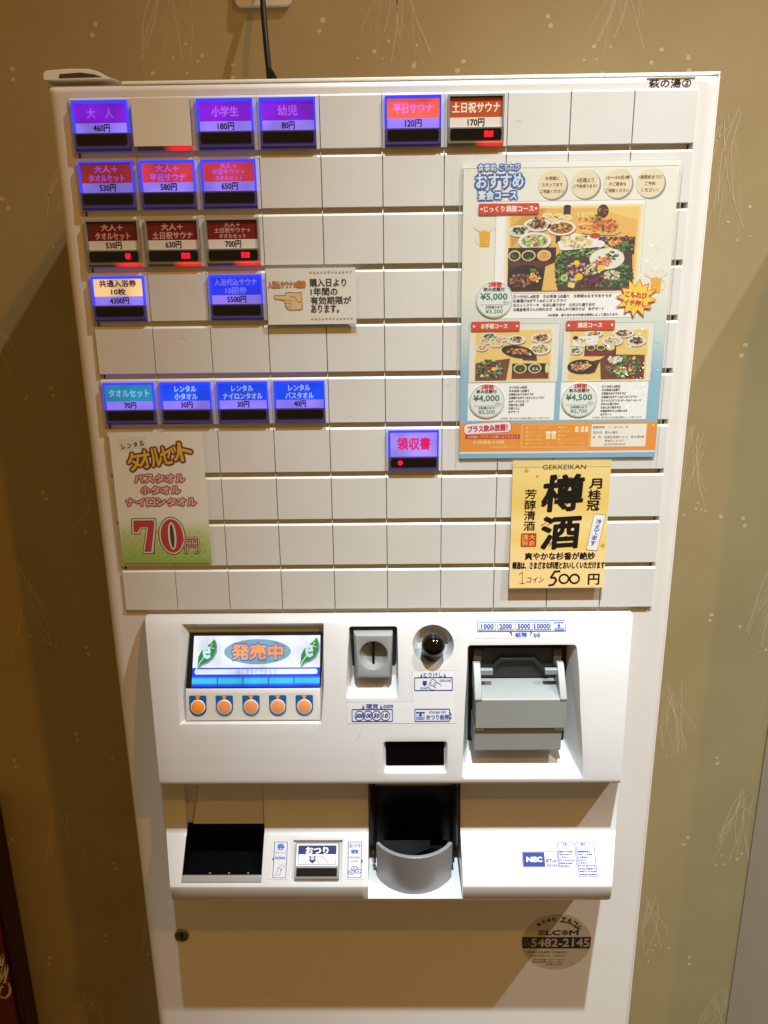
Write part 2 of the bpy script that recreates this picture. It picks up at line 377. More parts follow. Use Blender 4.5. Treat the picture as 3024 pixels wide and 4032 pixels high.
# door: one moulded sheet with a well for the button rows
door = MB()
def door_mesh():
    m = MB(); k = 'panel_white'
    # rounded outline swept from the back (d=-20) over a soft front edge
    rings = []
    R = 9
    for (ins, d) in [(0, -20), (0, -7)]+[(R*(1-math.cos(t))*1.0, -7+7*math.sin(t)) for t in [math.radians(a) for a in (15, 30, 45, 60, 75, 90)]]:
        o = rrect(-241.5+ins, 8.5-ins*0.5, 241.5-ins, -1190+ins, max(1.0, 3), 3)
        rings.append([(x, d, z) for x, z in o])
    m.loft(rings, k, caps=False)
    b = len(m.v)
    # front face around the well
    xo0, xo1, zo1, zo0 = -241.5+R, 241.5-R, 8.5-R*0.5, -1190+R
    wx0, wx1, wz1, wz0 = -225.2, 225.2, 0.2, -403
    def F(x0, z0, x1, z1, d=0): m.face([(x0, d, z0), (x1, d, z0), (x1, d, z1), (x0, d, z1)], k)
    c = 3
    F(xo0+c, wz1, xo1-c, zo1); F(xo0, wz0, wx0, wz1); F(wx1, wz0, xo1, wz1); F(xo0, zo0+c, xo1, wz0)
    F(xo0, wz1, xo0+c, zo1-c); F(xo1-c, wz1, xo1, zo1-c)
    for a, sgn in ((xo0+c, -1), (xo1-c, 1)):
        pts = [(a, 0, zo1-c)]+[(a+sgn*c*math.cos(math.radians(t)), 0, zo1-c+c*math.sin(math.radians(t))) for t in (0, 30, 60, 90)]
        m.face(pts, k)
    wd = -1.5
    m.face([(wx0, wd, wz0), (wx1, wd, wz0), (wx1, wd, wz1), (wx0, wd, wz1)], k)
    m.face([(wx0, 0, wz0), (wx0, 0, wz1), (wx0, wd, wz1), (wx0, wd, wz0)], k)
    m.face([(wx1, 0, wz0), (wx1, 0, wz1), (wx1, wd, wz1), (wx1, wd, wz0)], k)
    m.face([(wx0, 0, wz1), (wx1, 0, wz1), (wx1, wd, wz1), (wx0, wd, wz1)], k)
    m.face([(wx0, 0, wz0), (wx1, 0, wz0), (wx1, wd, wz0), (wx0, wd, wz0)], k)
    return m
build(door_mesh(), 'door_panel', tm, smooth=40)
# dark joints at both ends of every row gap, small fixing pegs between the columns
for r in range(1, 10):
    z = -r*H
    for x in (-222.6, 221.2):
        sm = MB(); sm.box(x, x+0.8, -1.5, -0.3, z+0.4, z+3.4, 'seam_dark'); build(sm, 'row_joint', tm, smooth=0)

# cap on the top left corner with its dark slot
cap = MB()
out = [(-243, 12.2), (-243.2, 16.5), (-241, 18.6), (-224, 19.6), (-210, 19.3), (-203.5, 17.6), (-199, 15.2), (-195, 13.3), (-190, 12.2)]
cap.prism_d(out, -19, -3, 'lip_white')
cap_o = build(cap, 'hinge_cover', tm, bevel=0.9)
sl = MB(); sl.prism_d([(-232, 13.4), (-231, 16.2), (-216, 17.0), (-206, 15.6), (-200.5, 13.8)], -4, -2.9, 'inner_brown'); build(sl, 'slot', cap_o, smooth=0)
lip = MB(); lip.box(-190, 244.2, -20.4, -11, 10.9, 12.9, 'lip_white'); build(lip, 'top_lip', tm, bevel=0.6)
lip = MB(); lip.box(242.8, 244.2, -20.4, -11, -1202, 10.8, 'lip_white'); build(lip, 'side_lip', tm, bevel=0.4)
lip = MB(); lip.box(-244.0, -243.0, -20.4, -13, -1202, 10.8, 'body_white'); build(lip, 'side_lip', tm, bevel=0.3)

# ---- blank covers: one mesh shared
def tile_mesh(d_bot=2.1):
    m = MB(); x0, x1 = 0.12, 44.88
    m.prism_x([(-1.4, 0), (0.2, 0.0), (1.75, -1.75), (d_bot, -35.9), (d_bot-0.4, -36.3), (-1.4, -36.3)], x0, x1, 'tile_white',
              lambda xx, d, z: (xx+(0.3 if xx < 20 else -0.3)) if d > 1.0 else xx)
    return m.mesh('blank_cover')
TILE = tile_mesh()
# frame that carries a button (same cover with a raised rim)
def frame_mesh():
    m = MB()
    m.prism_x([(-1.4, 0), (0.2, 0.0), (1.5, -1.6), (1.5, -36.3), (-1.4, -36.3)], 0.12, 44.88, 'tile_white')
    return m.mesh('button_frame')
FRAME = frame_mesh()
RIBS = MB(); RIBS.prism_x([(-1.4, 2.6), (0.1, 0.1), (-1.4, 0.1)], -0.9, -0.1, 'panel_white'); RIB = RIBS.mesh('cover_peg')

def housing_mesh(kind, name):
    """clear button cap: raised rim round a sunk card, open window strip below"""
    m = MB(); x0, x1, z1, z0 = 2.2, 42.4, -2.6, -35.6
    a, b = {'lit': ('housing_lit', 'housing_lit'), 'dim': ('housing_dim', 'housing_lit'), 'off': ('dark_frame', 'housing_clear'), 'led': ('dark_frame', 'housing_clear')}[kind]
    m.box(x0, x1, 1.4, 3.0, z0, z1, a)
    lower = {'lit': 'housing_dim', 'dim': 'housing_dim', 'off': 'housing_clear', 'led': 'housing_led'}[kind]
    m.prism_x([(1.4, -24.2), (4.5, -24.0), (4.6, -34.4), (3.4, -35.9), (1.4, -36.0)], x0-0.05, x1+0.05, lower)      # lower block
    t = 1.25                                                                                    # rim bars round the card
    for (p, q_, r, s_) in ((x0, x1, z1-t, z1), (x0, x0+t, -24.0, z1-t), (x1-t, x1, -24.0, z1-t)):
        m.box(p, q_, 3.0, 4.3, r, s_, 'housing_clear' if kind in ('off', 'led') else b)
    me = m.mesh(name); me.shade_smooth(); me.set_sharp_from_angle(angle=math.radians(30)); return me
HOUS = {k: housing_mesh(k, 'button_cap') for k in ('lit', 'dim', 'off', 'led')}
def strip_mesh():
    m = MB()
    pts = [(4.4, -25.0), (40.2, -25.0), (40.7, -27), (40.7, -30), (40.2, -32.3), (4.4, -32.3), (3.9, -30), (3.9, -27)]
    m.prism_d(pts, 4.5, 4.95, 'strip_black'); return m.mesh('display_strip')
STRIP = strip_mesh()
def film_mesh():
    m = MB(); m.face([(3.4, 4.1, -24), (41.2, 4.1, -24), (41.2, 4.1, -3.9), (3.4, 4.1, -3.9)], 'clear_film'); return m.mesh('clear_window')
def at_cell(name, me, r, c, parent, bevel=0):
    org = (-225+c*W, 0, -r*H)
    o = bpy.data.objects.new(name, me); scene.collection.objects.link(o)
    w = P(*org); o.parent = parent; o.location = w-PW[parent.name]; PW[o.name] = w
    return o

def card(r, c, band, lines, price, tcol, lit, es=1.0, boxes=None, shade=None):
    """the printed card in a button"""
    a = Art(-225+c*W, -r*H, lambda x, z: 3.05)
    B = ink(band, es if lit else 0); white = ink((150, 128, 255), es*0.95) if lit else ink((226, 220, 206))
    tx = ink(tcol, es if lit else 0)
    a.rect(3.7, 4.6, 41.0, 17.4, B, 0); a.rect(3.7, 17.4, 41.0, 24.0, white, 0)
    if shade: a.rect(3.7, 4.6, 12, 17.4, ink(shade), 0.5)
    for i, (s, w, h) in enumerate(lines):
        n = len(lines); slot = 12.2/n; cy = 4.9+slot*(i+0.5)
        a.T(s, 22.3-w/2, cy-h/2, 22.3+w/2, cy+h/2, tx, 2, bold=0.22 if n < 3 else 0.12)
    wpr = len(price)*2.55+1.6
    a.T(price, 22.4-wpr/2, 18.2, 22.4+wpr/2, 23.1, ink((32, 24, 96), 0.25) if lit else (44, 40, 40), 2, bold=0.2)
    return a
PUR = (128, 22, 212); PT = (178, 92, 244)
BTN = {
 (0, 0): (PUR, [('大　人', 19, 6.6)], '460円', (160, 76, 246), 'lit'),
 (0, 2): (PUR, [('小学生', 19, 6.4)], '180円', PT, 'lit'),
 (0, 3): (PUR, [('幼児', 14, 6.6)], '80円', PT, 'lit'),
 (0, 5): ((255, 94, 72), [('平日サウナ', 28, 6.2)], '120円', (236, 120, 246), 'lit'),
 (0, 6): ((186, 78, 22), [('土日祝サウナ', 34, 6.6)], '170円', (240, 226, 208), 'led'),
 (1, 0): ((170, 44, 56), [('大人＋', 17, 4.8), ('タオルセット', 26, 4.8)], '530円', (190, 96, 240), 'dim'),
 (1, 1): ((206, 54, 74), [('大人＋', 17, 4.8), ('平日サウナ', 26, 4.8)], '580円', (190, 96, 240), 'lit'),
 (1, 2): ((208, 56, 78), [('大人＋', 12, 3.4), ('平日サウナ＋', 24, 3.4), ('タオルセット', 20, 3.2)], '650円', (190, 96, 240), 'lit'),
 (2, 0): ((108, 20, 24), [('大人＋', 16, 4.8), ('タオルセット', 26, 4.8)], '530円', (214, 160, 150), 'led'),
 (2, 1): ((116, 20, 24), [('大人＋', 16, 4.8), ('土日祝サウナ', 30, 5.0)], '630円', (214, 160, 150), 'led'),
 (2, 2): ((116, 20, 24), [('大人＋', 12, 3.4), ('土日祝サウナ＋', 27, 3.5), ('タオルセット', 20, 3.3)], '700円', (214, 160, 150), 'led'),
 (3, 0): ((252, 206, 140), [('共通入浴券', 28, 5.0), ('10枚', 11, 4.6)], '4300円', (62, 20, 70), 'lit'),
 (3, 2): ((38, 52, 240), [('入浴代込サウナ', 32, 4.9), ('10回券', 16, 4.8)], '5500円', (112, 112, 255), 'lit'),
 (5, 0): ((34, 138, 172), [('タオルセット', 32, 5.8)], '70円', (140, 184, 255), 'lit'),
 (5, 1): ((16, 76, 246), [('レンタル', 17, 4.8), ('小タオル', 18, 4.8)], '30円', (160, 178, 255), 'lit'),
 (5, 2): ((16, 76, 246), [('レンタル', 17, 4.8), ('ナイロンタオル', 31, 4.8)], '30円', (160, 178, 255), 'lit'),
 (5, 3): ((16, 76, 246), [('レンタル', 17, 4.8), ('バスタオル', 22, 4.8)], '40円', (160, 178, 255), 'lit'),
}
LAB = {(0, 0): 'purple lit button for adults', (0, 6): 'orange card with red sold-out light', (6, 5): 'pale lilac lit receipt button', (3, 0): 'lit button with yellow card', (5, 0): 'lit button with teal card'}
for r in range(10):
    for c in range(10):
        if (r, c) in BTN or (r, c) in ((6, 5), (0, 1)):
            kind = BTN[(r, c)][4] if (r, c) in BTN else ('led' if c == 1 else 'lit')
            at_cell('button_frame', FRAME, r, c, tm)
            b = at_cell('ticket_button', HOUS[kind], r, c, tm)
            if (r, c) in LAB: b['label'] = LAB[(r, c)]
            at_cell('display_strip', STRIP, r, c, b)
            if (r, c) in BTN:
                band, lines, price, tc, kd = BTN[(r, c)]; lit = kd in ('lit', 'dim')
                put(card(r, c, band, lines, price, tc, lit, 0.95 if kd == 'lit' else 0.7), 'button_card', b, origin=(-225+c*W, 3, -r*H))
            if kind == 'led' and (r, c) != (0, 1):
                a = Art(-225+c*W, -r*H, lambda x, z: 4.95)
                u = 28.4 if c else 31.0
                a.T('売切' if c else '切', u, 26.6, 34.4, 30.6, 'led_red', 1, bold=0.25)
                put(a, 'sold_out_light', b)
            if (r, c) == (6, 5):
                a = Art(-225+c*W, -r*H, lambda x, z: 3.05)
                a.rect(3.7, 4.6, 41.0, 24.0, ink((172, 148, 255), 0.95), 0)
                a.T('領収書', 9.2, 8.6, 35.6, 18.4, ink((240, 20, 110), 0.9), 2, bold=0.35)
                put(a, 'button_card', b)
                a = Art(-225+c*W, -r*H, lambda x, z: 4.95); a.ell(11.5, 28.8, 1.9, 1.9, 'led_red', 1, 14); put(a, 'receipt_light', b)
        else:
            at_cell('blank_cover', TILE, r, c, tm)
        if r and c: at_cell('cover_peg', RIB, r, c, tm)

# ---- payment unit: one moulding with recesses
PROF = [(0, -401.6), (1.6, -401.7), (2.6, -402.4), (6, -404.6), (9, -407.6), (12, -411.8), (16, -419.2), (20, -428), (24, -437.2), (28, -448), (32, -460.6), (35.5, -473.0), (38.5, -484.6), (41, -495.2), (43.4, -506.5), (45.4, -518), (46.8, -527.6), (47.8, -534.4), (47.9, -536.6), (47.2, -538.3), (45.6, -539.1), (42, -539.4),
        (24, -541.2), (23.2, -542.0), (28.6, -599.6), (29.6, -601.2), (33, -603.0), (58.6, -631.0), (60.0, -632.8), (60.2, -634.6), (57.4, -648.2), (56, -650.8), (53, -652.2), (0, -653)]
def face_d(z):
    for (d0, z0), (d1, z1) in zip(PROF[:19], PROF[1:19]):
        if z1 <= z <= z0: return d0+(d1-d0)*(z0-z)/(z0-z1)
    return 0
def tray_d(z): return 33.0+(-603.0-z)*(25.6/28.0)
def S(s_, n): return (33+0.675*s_+0.738*n, -603-0.738*s_+0.675*n)      # along and out of the sloping tray top
def wfun(xx, d, z):
    w = 209.7-0.30*d
    if z < -646: w -= (-646-z)**2*0.12
    if z > -404: w -= (z+404)**2*0.35
    return math.copysign(w, xx)
pm = MB(); SH = PROF+[(-1, -653), (-1, -401.6)]
pm.loft([[(wfun(1, d, z)*t, d, z) for d, z in SH] for t in [-1+2*i/30 for i in range(31)]], 'moulded_white')
def cutter(op, bk, r, k=2.2):
    """op/bk: TL,TR,BR,BL corners (x,d,z) of the mouth and of the floor"""
    def ring(q):
        TL, TR, BR, BL = [Vector(p) for p in q]; w = (TR-TL).length; h = (BL-TL).length; out = []
        for u, v in rrect(0, 0, 1, 1, 0.5, 5) if r == 'round' else [(u/w, v/h) for u, v in rrect(0, 0, w, h, max(r, 0.01), 5)]:
            t = TL.lerp(TR, u); b = BL.lerp(BR, u); out.append(t.lerp(b, v))
        return out
    a, b = ring(op), ring(bk); f = [y+(x-y)*k for x, y in zip(a, b)]
    m = MB(); m.loft([b, f], 'moulded_white'); return m
CUT = [
 cutter([(-175.8, 8.6, -407.6), (-54.6, 8.6, -407.6), (-56.6, 38.8, -485.8), (-176.2, 38.8, -485.8)],
        [(-170.8, 3.0, -414.5), (-54.9, 3.0, -414.5), (-57.6, 33.8, -484.6), (-172.6, 33.8, -484.6)], 1.0, 4.0),
 cutter([(-33, 10.5, -409.8), (8.0, 10.5, -409.8), (8.6, 33, -465), (-35.8, 33, -465)],
        [(-32.2, 4, -413), (7.2, 4, -413), (6.6, 9, -456.8), (-30.6, 9, -456.8)], 2.2, 2.2),
 cutter([(-4.8, 42.1, -500.9), (49.3, 42.1, -500.9), (49.3, 47.2, -529), (-4.8, 47.2, -529)],
        [(-3.0, 38.6, -502.6), (47.2, 38.6, -502.6), (47.2, 41.8, -524.0), (-3.0, 41.8, -524.0)], 2.6, 3.0),
 cutter([(67.4, 17.7, -424.3), (158.4, 17.7, -424.3), (163.6, 47.6, -533.4), (61.6, 47.6, -533.4)],
        [(69.4, 6, -428.5), (153.2, 6, -428.5), (154.4, 10, -520.8), (69.6, 10, -520.8)], 2.6, 2.0),
]
dish = MB(); ax = Vector((0, 0.92, 0.40)); dish.lathe(Vector((38.2, 16.9, -424.2))-ax*11, ax, [(10.5, 0), (12.5, 1.2), (15.2, 7.0), (17.2, 11.6), (22, 24)], 'moulded_white', 44)
CUT.append(dish)
tc = MB(); tc.prism_x([(80, -547), (22.6, -547), (18.4, -551), (22.6, -595.6), (5, -600), (5, -631.2), (80, -631.2)], -182.4, -112.4, 'moulded_white'); CUT.append(tc)
cc = MB(); cc.prism_x([(80, -543.4), (4, -543.4), (4, -640), (36, -644), (80, -651.5)], -18.6, 62.4, 'moulded_white', lambda xx, d, z: xx+(math.copysign(1, xx-20)*(0.0 if z > -600 else 0.9))); CUT.append(cc)
bc = MB(); bc.prism_x([S(2.9, -2.6), S(36.6, -2.6), S(36.6, 30), S(2.9, 30)], -86.0, -42.2, 'moulded_white'); CUT.append(bc)
def carve(base, cutters, name, parent, bevel):
    org = (0, 0, -530)
    o = bpy.data.objects.new('carve_tmp', base.mesh('carve_tmp', org)); scene.collection.objects.link(o); tmp = []
    for i, c in enumerate(cutters):
        q = bpy.data.objects.new('cut_tmp', c.mesh('cut_tmp', org)); scene.collection.objects.link(q); tmp.append(q)
        m = o.modifiers.new('b%d' % i, 'BOOLEAN'); m.operation = 'DIFFERENCE'; m.solver = 'EXACT'; m.object = q
    bv = o.modifiers.new('bv', 'BEVEL'); bv.width = bevel*U; bv.segments = 3; bv.limit_method = 'ANGLE'; bv.angle_limit = math.radians(28); bv.use_clamp_overlap = True
    bv.harden_normals = False
    bpy.context.view_layer.update(); dg = bpy.context.evaluated_depsgraph_get()
    me = bpy.data.meshes.new_from_object(o.evaluated_get(dg), depsgraph=dg); me.name = name
    for q in tmp: bpy.data.objects.remove(q)
    bpy.data.objects.remove(o)
    res = link(name, me, parent, org, smooth=42)
    return res
pay = carve(pm, CUT, 'payment_panel', tm, 0.9)

# ---- display screen
def scr_pt(s, t):   # s across 0..1, t down 0..1
    x0 = -168.8+(-169.4+168.8)*t; x1 = -55.6+(-58.0+55.6)*t
    return x0+(x1-x0)*s
def scr_d(x, z): return 6.2+(-417.5-z)*(22.6/39.5)
disp = MB(); disp.face([(-170.6, 5.6, -416.6), (-54.9, 5.6, -416.6), (-57.2, 28.6, -457.3), (-171.6, 28.6, -457.3)], 'black')
disp_o = build(disp, 'display_screen', tm, smooth=0)
a = Art(0, 0, lambda x, z: scr_d(x, z))
E = lambda c, e=1.0: ink(c, e)
X0, X1 = -166.6, -58.0
def sq(x): return x
a.bands(X0, 419.2, X1, 442.6, E((236, 244, 255), 1.0), 0, 3)
a.bands(X0, 442.6, X1, 456.6, E((20, 70, 240), 0.95), 0, 3)
a.rect(X0+2.0, 443.6, X1-2.0, 447.4, E((226, 240, 255), 1.0), 1, r=1.6)
a.rect(X0, 449.3, X1, 454.9, E((30, 140, 248), 0.95), 0.7); a.rect(X0, 450.3, X1, 453.9, E((60, 196, 250), 0.95), 1.4)
for k in range(5):
    u0 = X0+k*(X1-X0)/5
    if k: a.rect(u0-0.5, 448.6, u0+0.5, 455.4, E((18, 84, 226), 0.9), 2.2)
a.ell(-111.6, 431.0, 28.6, 9.2, E((128, 178, 196), 0.85), 1, 40)
a.T('発売中', -133.6, 425.3, -89.8, 437.0, E((30, 96, 214), 0.9), 2, bold=1.1, n=8); a.T('発売中', -133.4, 425.6, -90.0, 436.7, E((255, 156, 70), 1.0), 4, bold=0.5)
a.T('領収書発行できます', -129.5, 443.6, -94.5, 447.4, E((150, 176, 206), 0.9), 3)
def leaf(cx, cz):
    shp = [(-8.0, 12.2), (-7.2, 7.5), (-7.0, 3.2), (-4.6, -1.2), (-0.8, -4.4), (3.6, -7.2), (6.2, -10.2), (8.0, -5.6), (7.8, -0.6), (5.0, 4.2), (0.6, 7.2), (-4.4, 8.8)]
    a.poly([(cx+x*0.98+1.2, cz+y*0.98+0.9) for x, y in shp], E((150, 170, 178), 0.8), 1)
    a.poly([(cx+x*0.98, cz+y*0.98) for x, y in shp], E((30, 150, 76), 0.85), 2)
    a.line([(cx-8.4, cz+12.0), (cx-5.2, cz+7.2), (cx-2, cz+3.4)], 0.7, E((230, 246, 236), 1), 3); a.line([(cx+1.5, cz-1.6), (cx+4.6, cz-6.4)], 0.5, E((230, 246, 236), 1), 3)
    a.line([(cx+3, cz-3.4), (cx+6.2, cz-3.0)], 0.4, E((230, 246, 236), 1), 3)
    a.T('e', cx-2.9, cz-4.4, cx+3.0, cz+4.2, E((214, 246, 255), 1.0), 4, bold=0.6)
leaf(-155.2, 431.4); leaf(-67.4, 430.6)
put(a, 'lit_image', disp_o)

# ---- five selection buttons under the screen
pl = MB()
def pl_d(x, z): return 30.35+(-459.2-z)*(5.7/25.0)
pl.prism_x([(20, -458.2), (29.0, -457.9), (30.3, -459.2), (36.0, -484.2), (30, -485.2)], -171.4, -57.6, 'moulded_white')
pl_o = build(pl, 'selection_plate', tm, bevel=0.5)
a = Art(0, 0, pl_d)
a.poly([(x, -z) for x, z in rrect(-169.8, -483.4, -60.4, -461.0, 5.0, 6)] , (214, 214, 206), 1)
for x in (-161.2, -138.7, -116.1, -93.5, -71.0):
    a.poly([(x-7.4, 463.6), (x-6.6, 462.9), (x+6.6, 462.9), (x+7.4, 463.6), (x+7.4, 473.5)]+[(x+7.4*math.cos(t), 473.5+7.2*math.sin(t)) for t in [math.pi*i/12 for i in range(1, 12)]]+[(x-7.4, 473.5)], (18, 92, 158), 2)
    a.poly([(x-2.0, 463.2), (x+2.0, 463.2), (x, 467.6)], (246, 150, 90), 4)
put(a, 'plate_print', pl_o)
for x in (-161.2, -138.7, -116.1, -93.5, -71.0):
    m = MB(); dd = pl_d(x, -472.3); axn = Vector((0, 0.97, 0.24))
    m.lathe((x, dd+0.05, -472.5), axn, [(6.3, 0), (6.2, 0.35), (5.7, 0.6), (5.6, 0.35)], 'lip_white', 28)
    m.lathe((x, dd+0.1, -472.5), axn, [(5.45, 0), (5.4, 0.5), (4.4, 0.9), (1.5, 1.1), (0.01, 1.15)], ink((250, 150, 52)), 28)
    so = build(m, 'selection_button', tm, smooth=50)
fm = Art(0, 0, lambda x, z: pl_d(x, z)+1.6)
for x in (-138.7, -116.1, -93.5, -71.0):
    r = random.Random(int(x)); fm.poly([(x+(7.6+r.uniform(-1.4, 1.0))*math.cos(t), 472.6+(7.4+r.uniform(-1.4, 1))*math.sin(t)) for t in [2*math.pi*i/11 for i in range(11)]], 'clear_film', 0)
put(fm, 'tape_piece', pl_o)

# ---- coin slot
cs = MB(); cs.box(-32.2, 7.0, 4.6, 8.0, -450.5, -412.2, 'dark_frame'); cs_o = build(cs, 'coin_slot', tm, bevel=1.2)
cu = MB()
cu.loft([[(-29.4, 8, -414.2), (4.0, 8, -414.2), (3.4, 12, -452.6), (-28.6, 12, -452.6)], [(-29.0, 15, -412.6), (4.2, 15, -412.6), (2.8, 22, -452.2), (-28.2, 22, -452.2)],
         [(-27.2, 20.0, -413.8), (3.4, 20.0, -413.8), (0.6, 26.5, -449.2), (-25.6, 26.5, -449.2)]], 'grey_plastic')
bowl = MB(); axb = Vector((0, 0.985, 0.17)); bowl.lathe(Vector((-12.3, 23.5, -430.6))-axb*9, axb, [(4, 0), (9, 2), (11.6, 6), (12.6, 14)], 'grey_plastic', 36)
slotc = MB(); slotc.box(-13.3, -11.3, 5, 40, -441.6, -419.4, 'black')
def carve2(base, cutters, name, parent, bevel, smooth=35, extra=None):
    return carve(base, cutters, name, parent, bevel)
unit = carve(cu, [bowl], 'coin_bezel', cs_o, 0.7)
m = MB(); m.box(-13.35, -11.35, 12, 19.0, -441.2, -419.6, 'black'); build(m, 'slot', cs_o, smooth=0)

# ---- cancel button
cb = MB(); axc = Vector((0, 0.76, 0.65))
cb.lathe(Vector((37.9, 28.0, -417.6))-axc*22, axc, [(9.2, -6), (9.6, 12.0), (9.2, 12.6), (9.2, 13.4), (9.8, 14.0), (9.9, 17.0), (9.6, 19.4), (8.7, 21.4), (7.0, 23.2), (4.4, 24.6), (2.0, 25.2), (0.01, 25.4)], 'black_gloss', 48)
build(cb, 'cancel_button', tm, smooth=60)

# ---- service window
m = MB(); m.face([(-2.6, 39.4, -502.8), (46.8, 39.4, -502.8), (46.8, 42.4, -523.8), (-2.6, 42.4, -523.8)], 'black_gloss'); build(m, 'infrared_window', tm, smooth=0)

# ---- bill slot
bs = MB(); bs.face([(69.2, 6.6, -428), (153.4, 6.6, -428), (154.4, 10.6, -520.4), (69.4, 10.6, -520.4)], 'black'); bs_o = build(bs, 'bill_slot', tm, smooth=0)
m = MB(); m.box(73.6, 149.0, 7, 11, -458, -430.5, 'dark_frame'); m.box(73.0, 79.6, 8, 14, -446, -431, 'inner_brown'); m.box(141.0, 147.6, 8, 14, -446, -431, 'inner_brown'); build(m, 'slot_back', bs_o, bevel=0.4)
m = MB(); m.prism_d([(88, -447.5), (95.5, -438.8), (125.5, -438.8), (137.5, -452.5), (137.5, -455), (134.5, -453.6), (123.6, -441.6), (97.2, -441.6), (91.0, -449.2)], 11.4, 13.4, 'dark_frame'); build(m, 'mouth_hood', bs_o, bevel=0.5)
m = MB(); m.prism_x([(8, -489.4), (8, -459.6), (18, -459.0), (38.4, -462.6), (40.0, -463.6), (41.2, -489.6)], 73.4, 147.8, 'grey_plastic', lambda xx, d, z: xx+(0.0 if d < 20 else (-0.6 if xx < 100 else 0.4)))
build(m, 'upper_jaw', bs_o, bevel=0.6)
for x0, x1, s in ((71.8, 78.0, 1), (142.4, 148.4, -1)):
    m = MB(); m.prism_x([(16, -463), (16, -440), (20.6, -439.6), (23.6, -441.6), (40.6, -462.8), (40.4, -464.6)], x0, x1, 'grey_plastic'); build(m, 'guide_arm', bs_o, bevel=0.8)
    m = MB(); m.box(*( (x1-0.5, x1+10.4) if s > 0 else (x0-10.4, x0+0.5) ), 21, 25.5, -448.6, -443.6, 'grey_plastic'); build(m, 'guide_tab', bs_o, bevel=0.7)
m = MB(); m.prism_x([(8, -513.5), (8, -489.8), (37.6, -489.8), (39.0, -491.4), (38.6, -511.8), (36.4, -513.4)], 72.2, 145.6, 'grey_plastic'); build(m, 'lower_jaw', bs_o, bevel=0.6)
for x0, x1 in ((73.2, 80.2), (138.8, 147.2)):
    m = MB(); m.prism_x([(30, -489.9), (40.8, -489.9), (39.2, -492.8), (30, -493.2)], x0, x1, 'grey_plastic'); build(m, 'jaw_lug', bs_o, bevel=0.3)

# ---- ticket tray
m = MB(); x0, x1 = -182.2, -112.6
m.face([(x0, 6, -598.5), (x1, 6, -598.5), (x1, 6, -630.8), (x0, 6, -630.8)], 'chute_black')
m.face([(x0, 6, -630.9), (x1, 6, -630.9), (x1, 53, -630.9), (x0, 53, -630.9)], 'chute_black')
for x in (x0+.1, x1-.1): m.face([(x, 6, -600), (x, 23, -596), (x, 28.4, -600.0), (x, 32.4, -603.2), (x, 56.0, -629.0), (x, 53, -630.8), (x, 6, -630.8)], 'chute_black')
m.face([(x0, 6, -600.2), (x1, 6, -600.2), (x1, 22.4, -596.0), (x0, 22.4, -596.0)], 'chute_black')
tt = build(m, 'ticket_tray', tm, smooth=0)
m = MB(); m.prism_x([S(30.6, -1), S(31.6, 0.4), S(36.2, 0.4), S(37.0, -0.6), S(37.0, -3), S(31, -3)], x0, x1, 'steel'); build(m, 'steel_lip', tt, bevel=0.4)
m = MB(); m.prism_x([(18.6, -551), (22.0, -548.6), (26.6, -594.4), (22.8, -596.4)], -168.0, -112.7, 'moulded_white', lambda xx, d, z: xx+(-9 if (xx < -140 and z < -580) else 0)); build(m, 'tray_hood', tt, bevel=0.7)

for x in (-160, -143, -126):
    m = MB(); m.lathe((x, 46, -630.8), (0, 0, 1), [(0.9, 0), (0.9, 0.5), (0.5, 0.8), (0.01, 0.8)], 'grey_mid', 10); build(m, 'rivet', tt, smooth=40)

# ---- change cup
def arc(cx, dm, R, half, n=22):
    th = math.asin(half/R); return [(cx+R*math.sin(t), dm-R+R*math.cos(t)) for t in [-th+2*th*i/n for i in range(n+1)]]
cupm = MB()
o_top = arc(21.5, 56.2, 39.4, 34.0); i_top = arc(21.5, 52.8, 36.4, 31.2)
o_bot = arc(21.5, 53.4, 40.6, 33.6); i_bot = arc(21.5, 50.0, 37.6, 31.0)
lay = [[(x, d, -606.6) for x, d in o_top]+[(x, d, -606.3) for x, d in i_top[::-1]], [(x, d, -648.6) for x, d in o_bot]+[(x, d, -648.6) for x, d in i_bot[::-1]]]
cupm.loft(lay, 'silver_plastic')
cup_o = build(cupm, 'change_cup', tm, bevel=0.5, smooth=50)
m = MB(); m.box(-17.6, 61.2, 4.6, 6.2, -640, -558, 'chute_black'); m.box(-14.8, -12.8, 6.2, 32, -632, -548, 'chute_black'); m.box(55.8, 57.8, 6.2, 32, -632, -548, 'chute_black')
m.loft([[(x, d, -607.0) for x, d in [(-8.4, 33)]+i_top[2:-2]+[(51.4, 33)]], [(x, d, -640) for x, d in [(-8.2, 31)]+i_bot[3:-3]+[(51.2, 31)]]], 'chute_black', caps=False)
m.face([(-6, 6, -632), (49, 6, -632), (47, 38, -639), (-4, 38, -639)], 'chute_black')
build(m, 'cup_lining', cup_o, smooth=50)
m = MB(); m.box(-16.4, 60.2, 6, 22.4, -558.4, -544.0, 'grey_plastic'); build(m, 'cup_hood', cup_o, bevel=0.5)

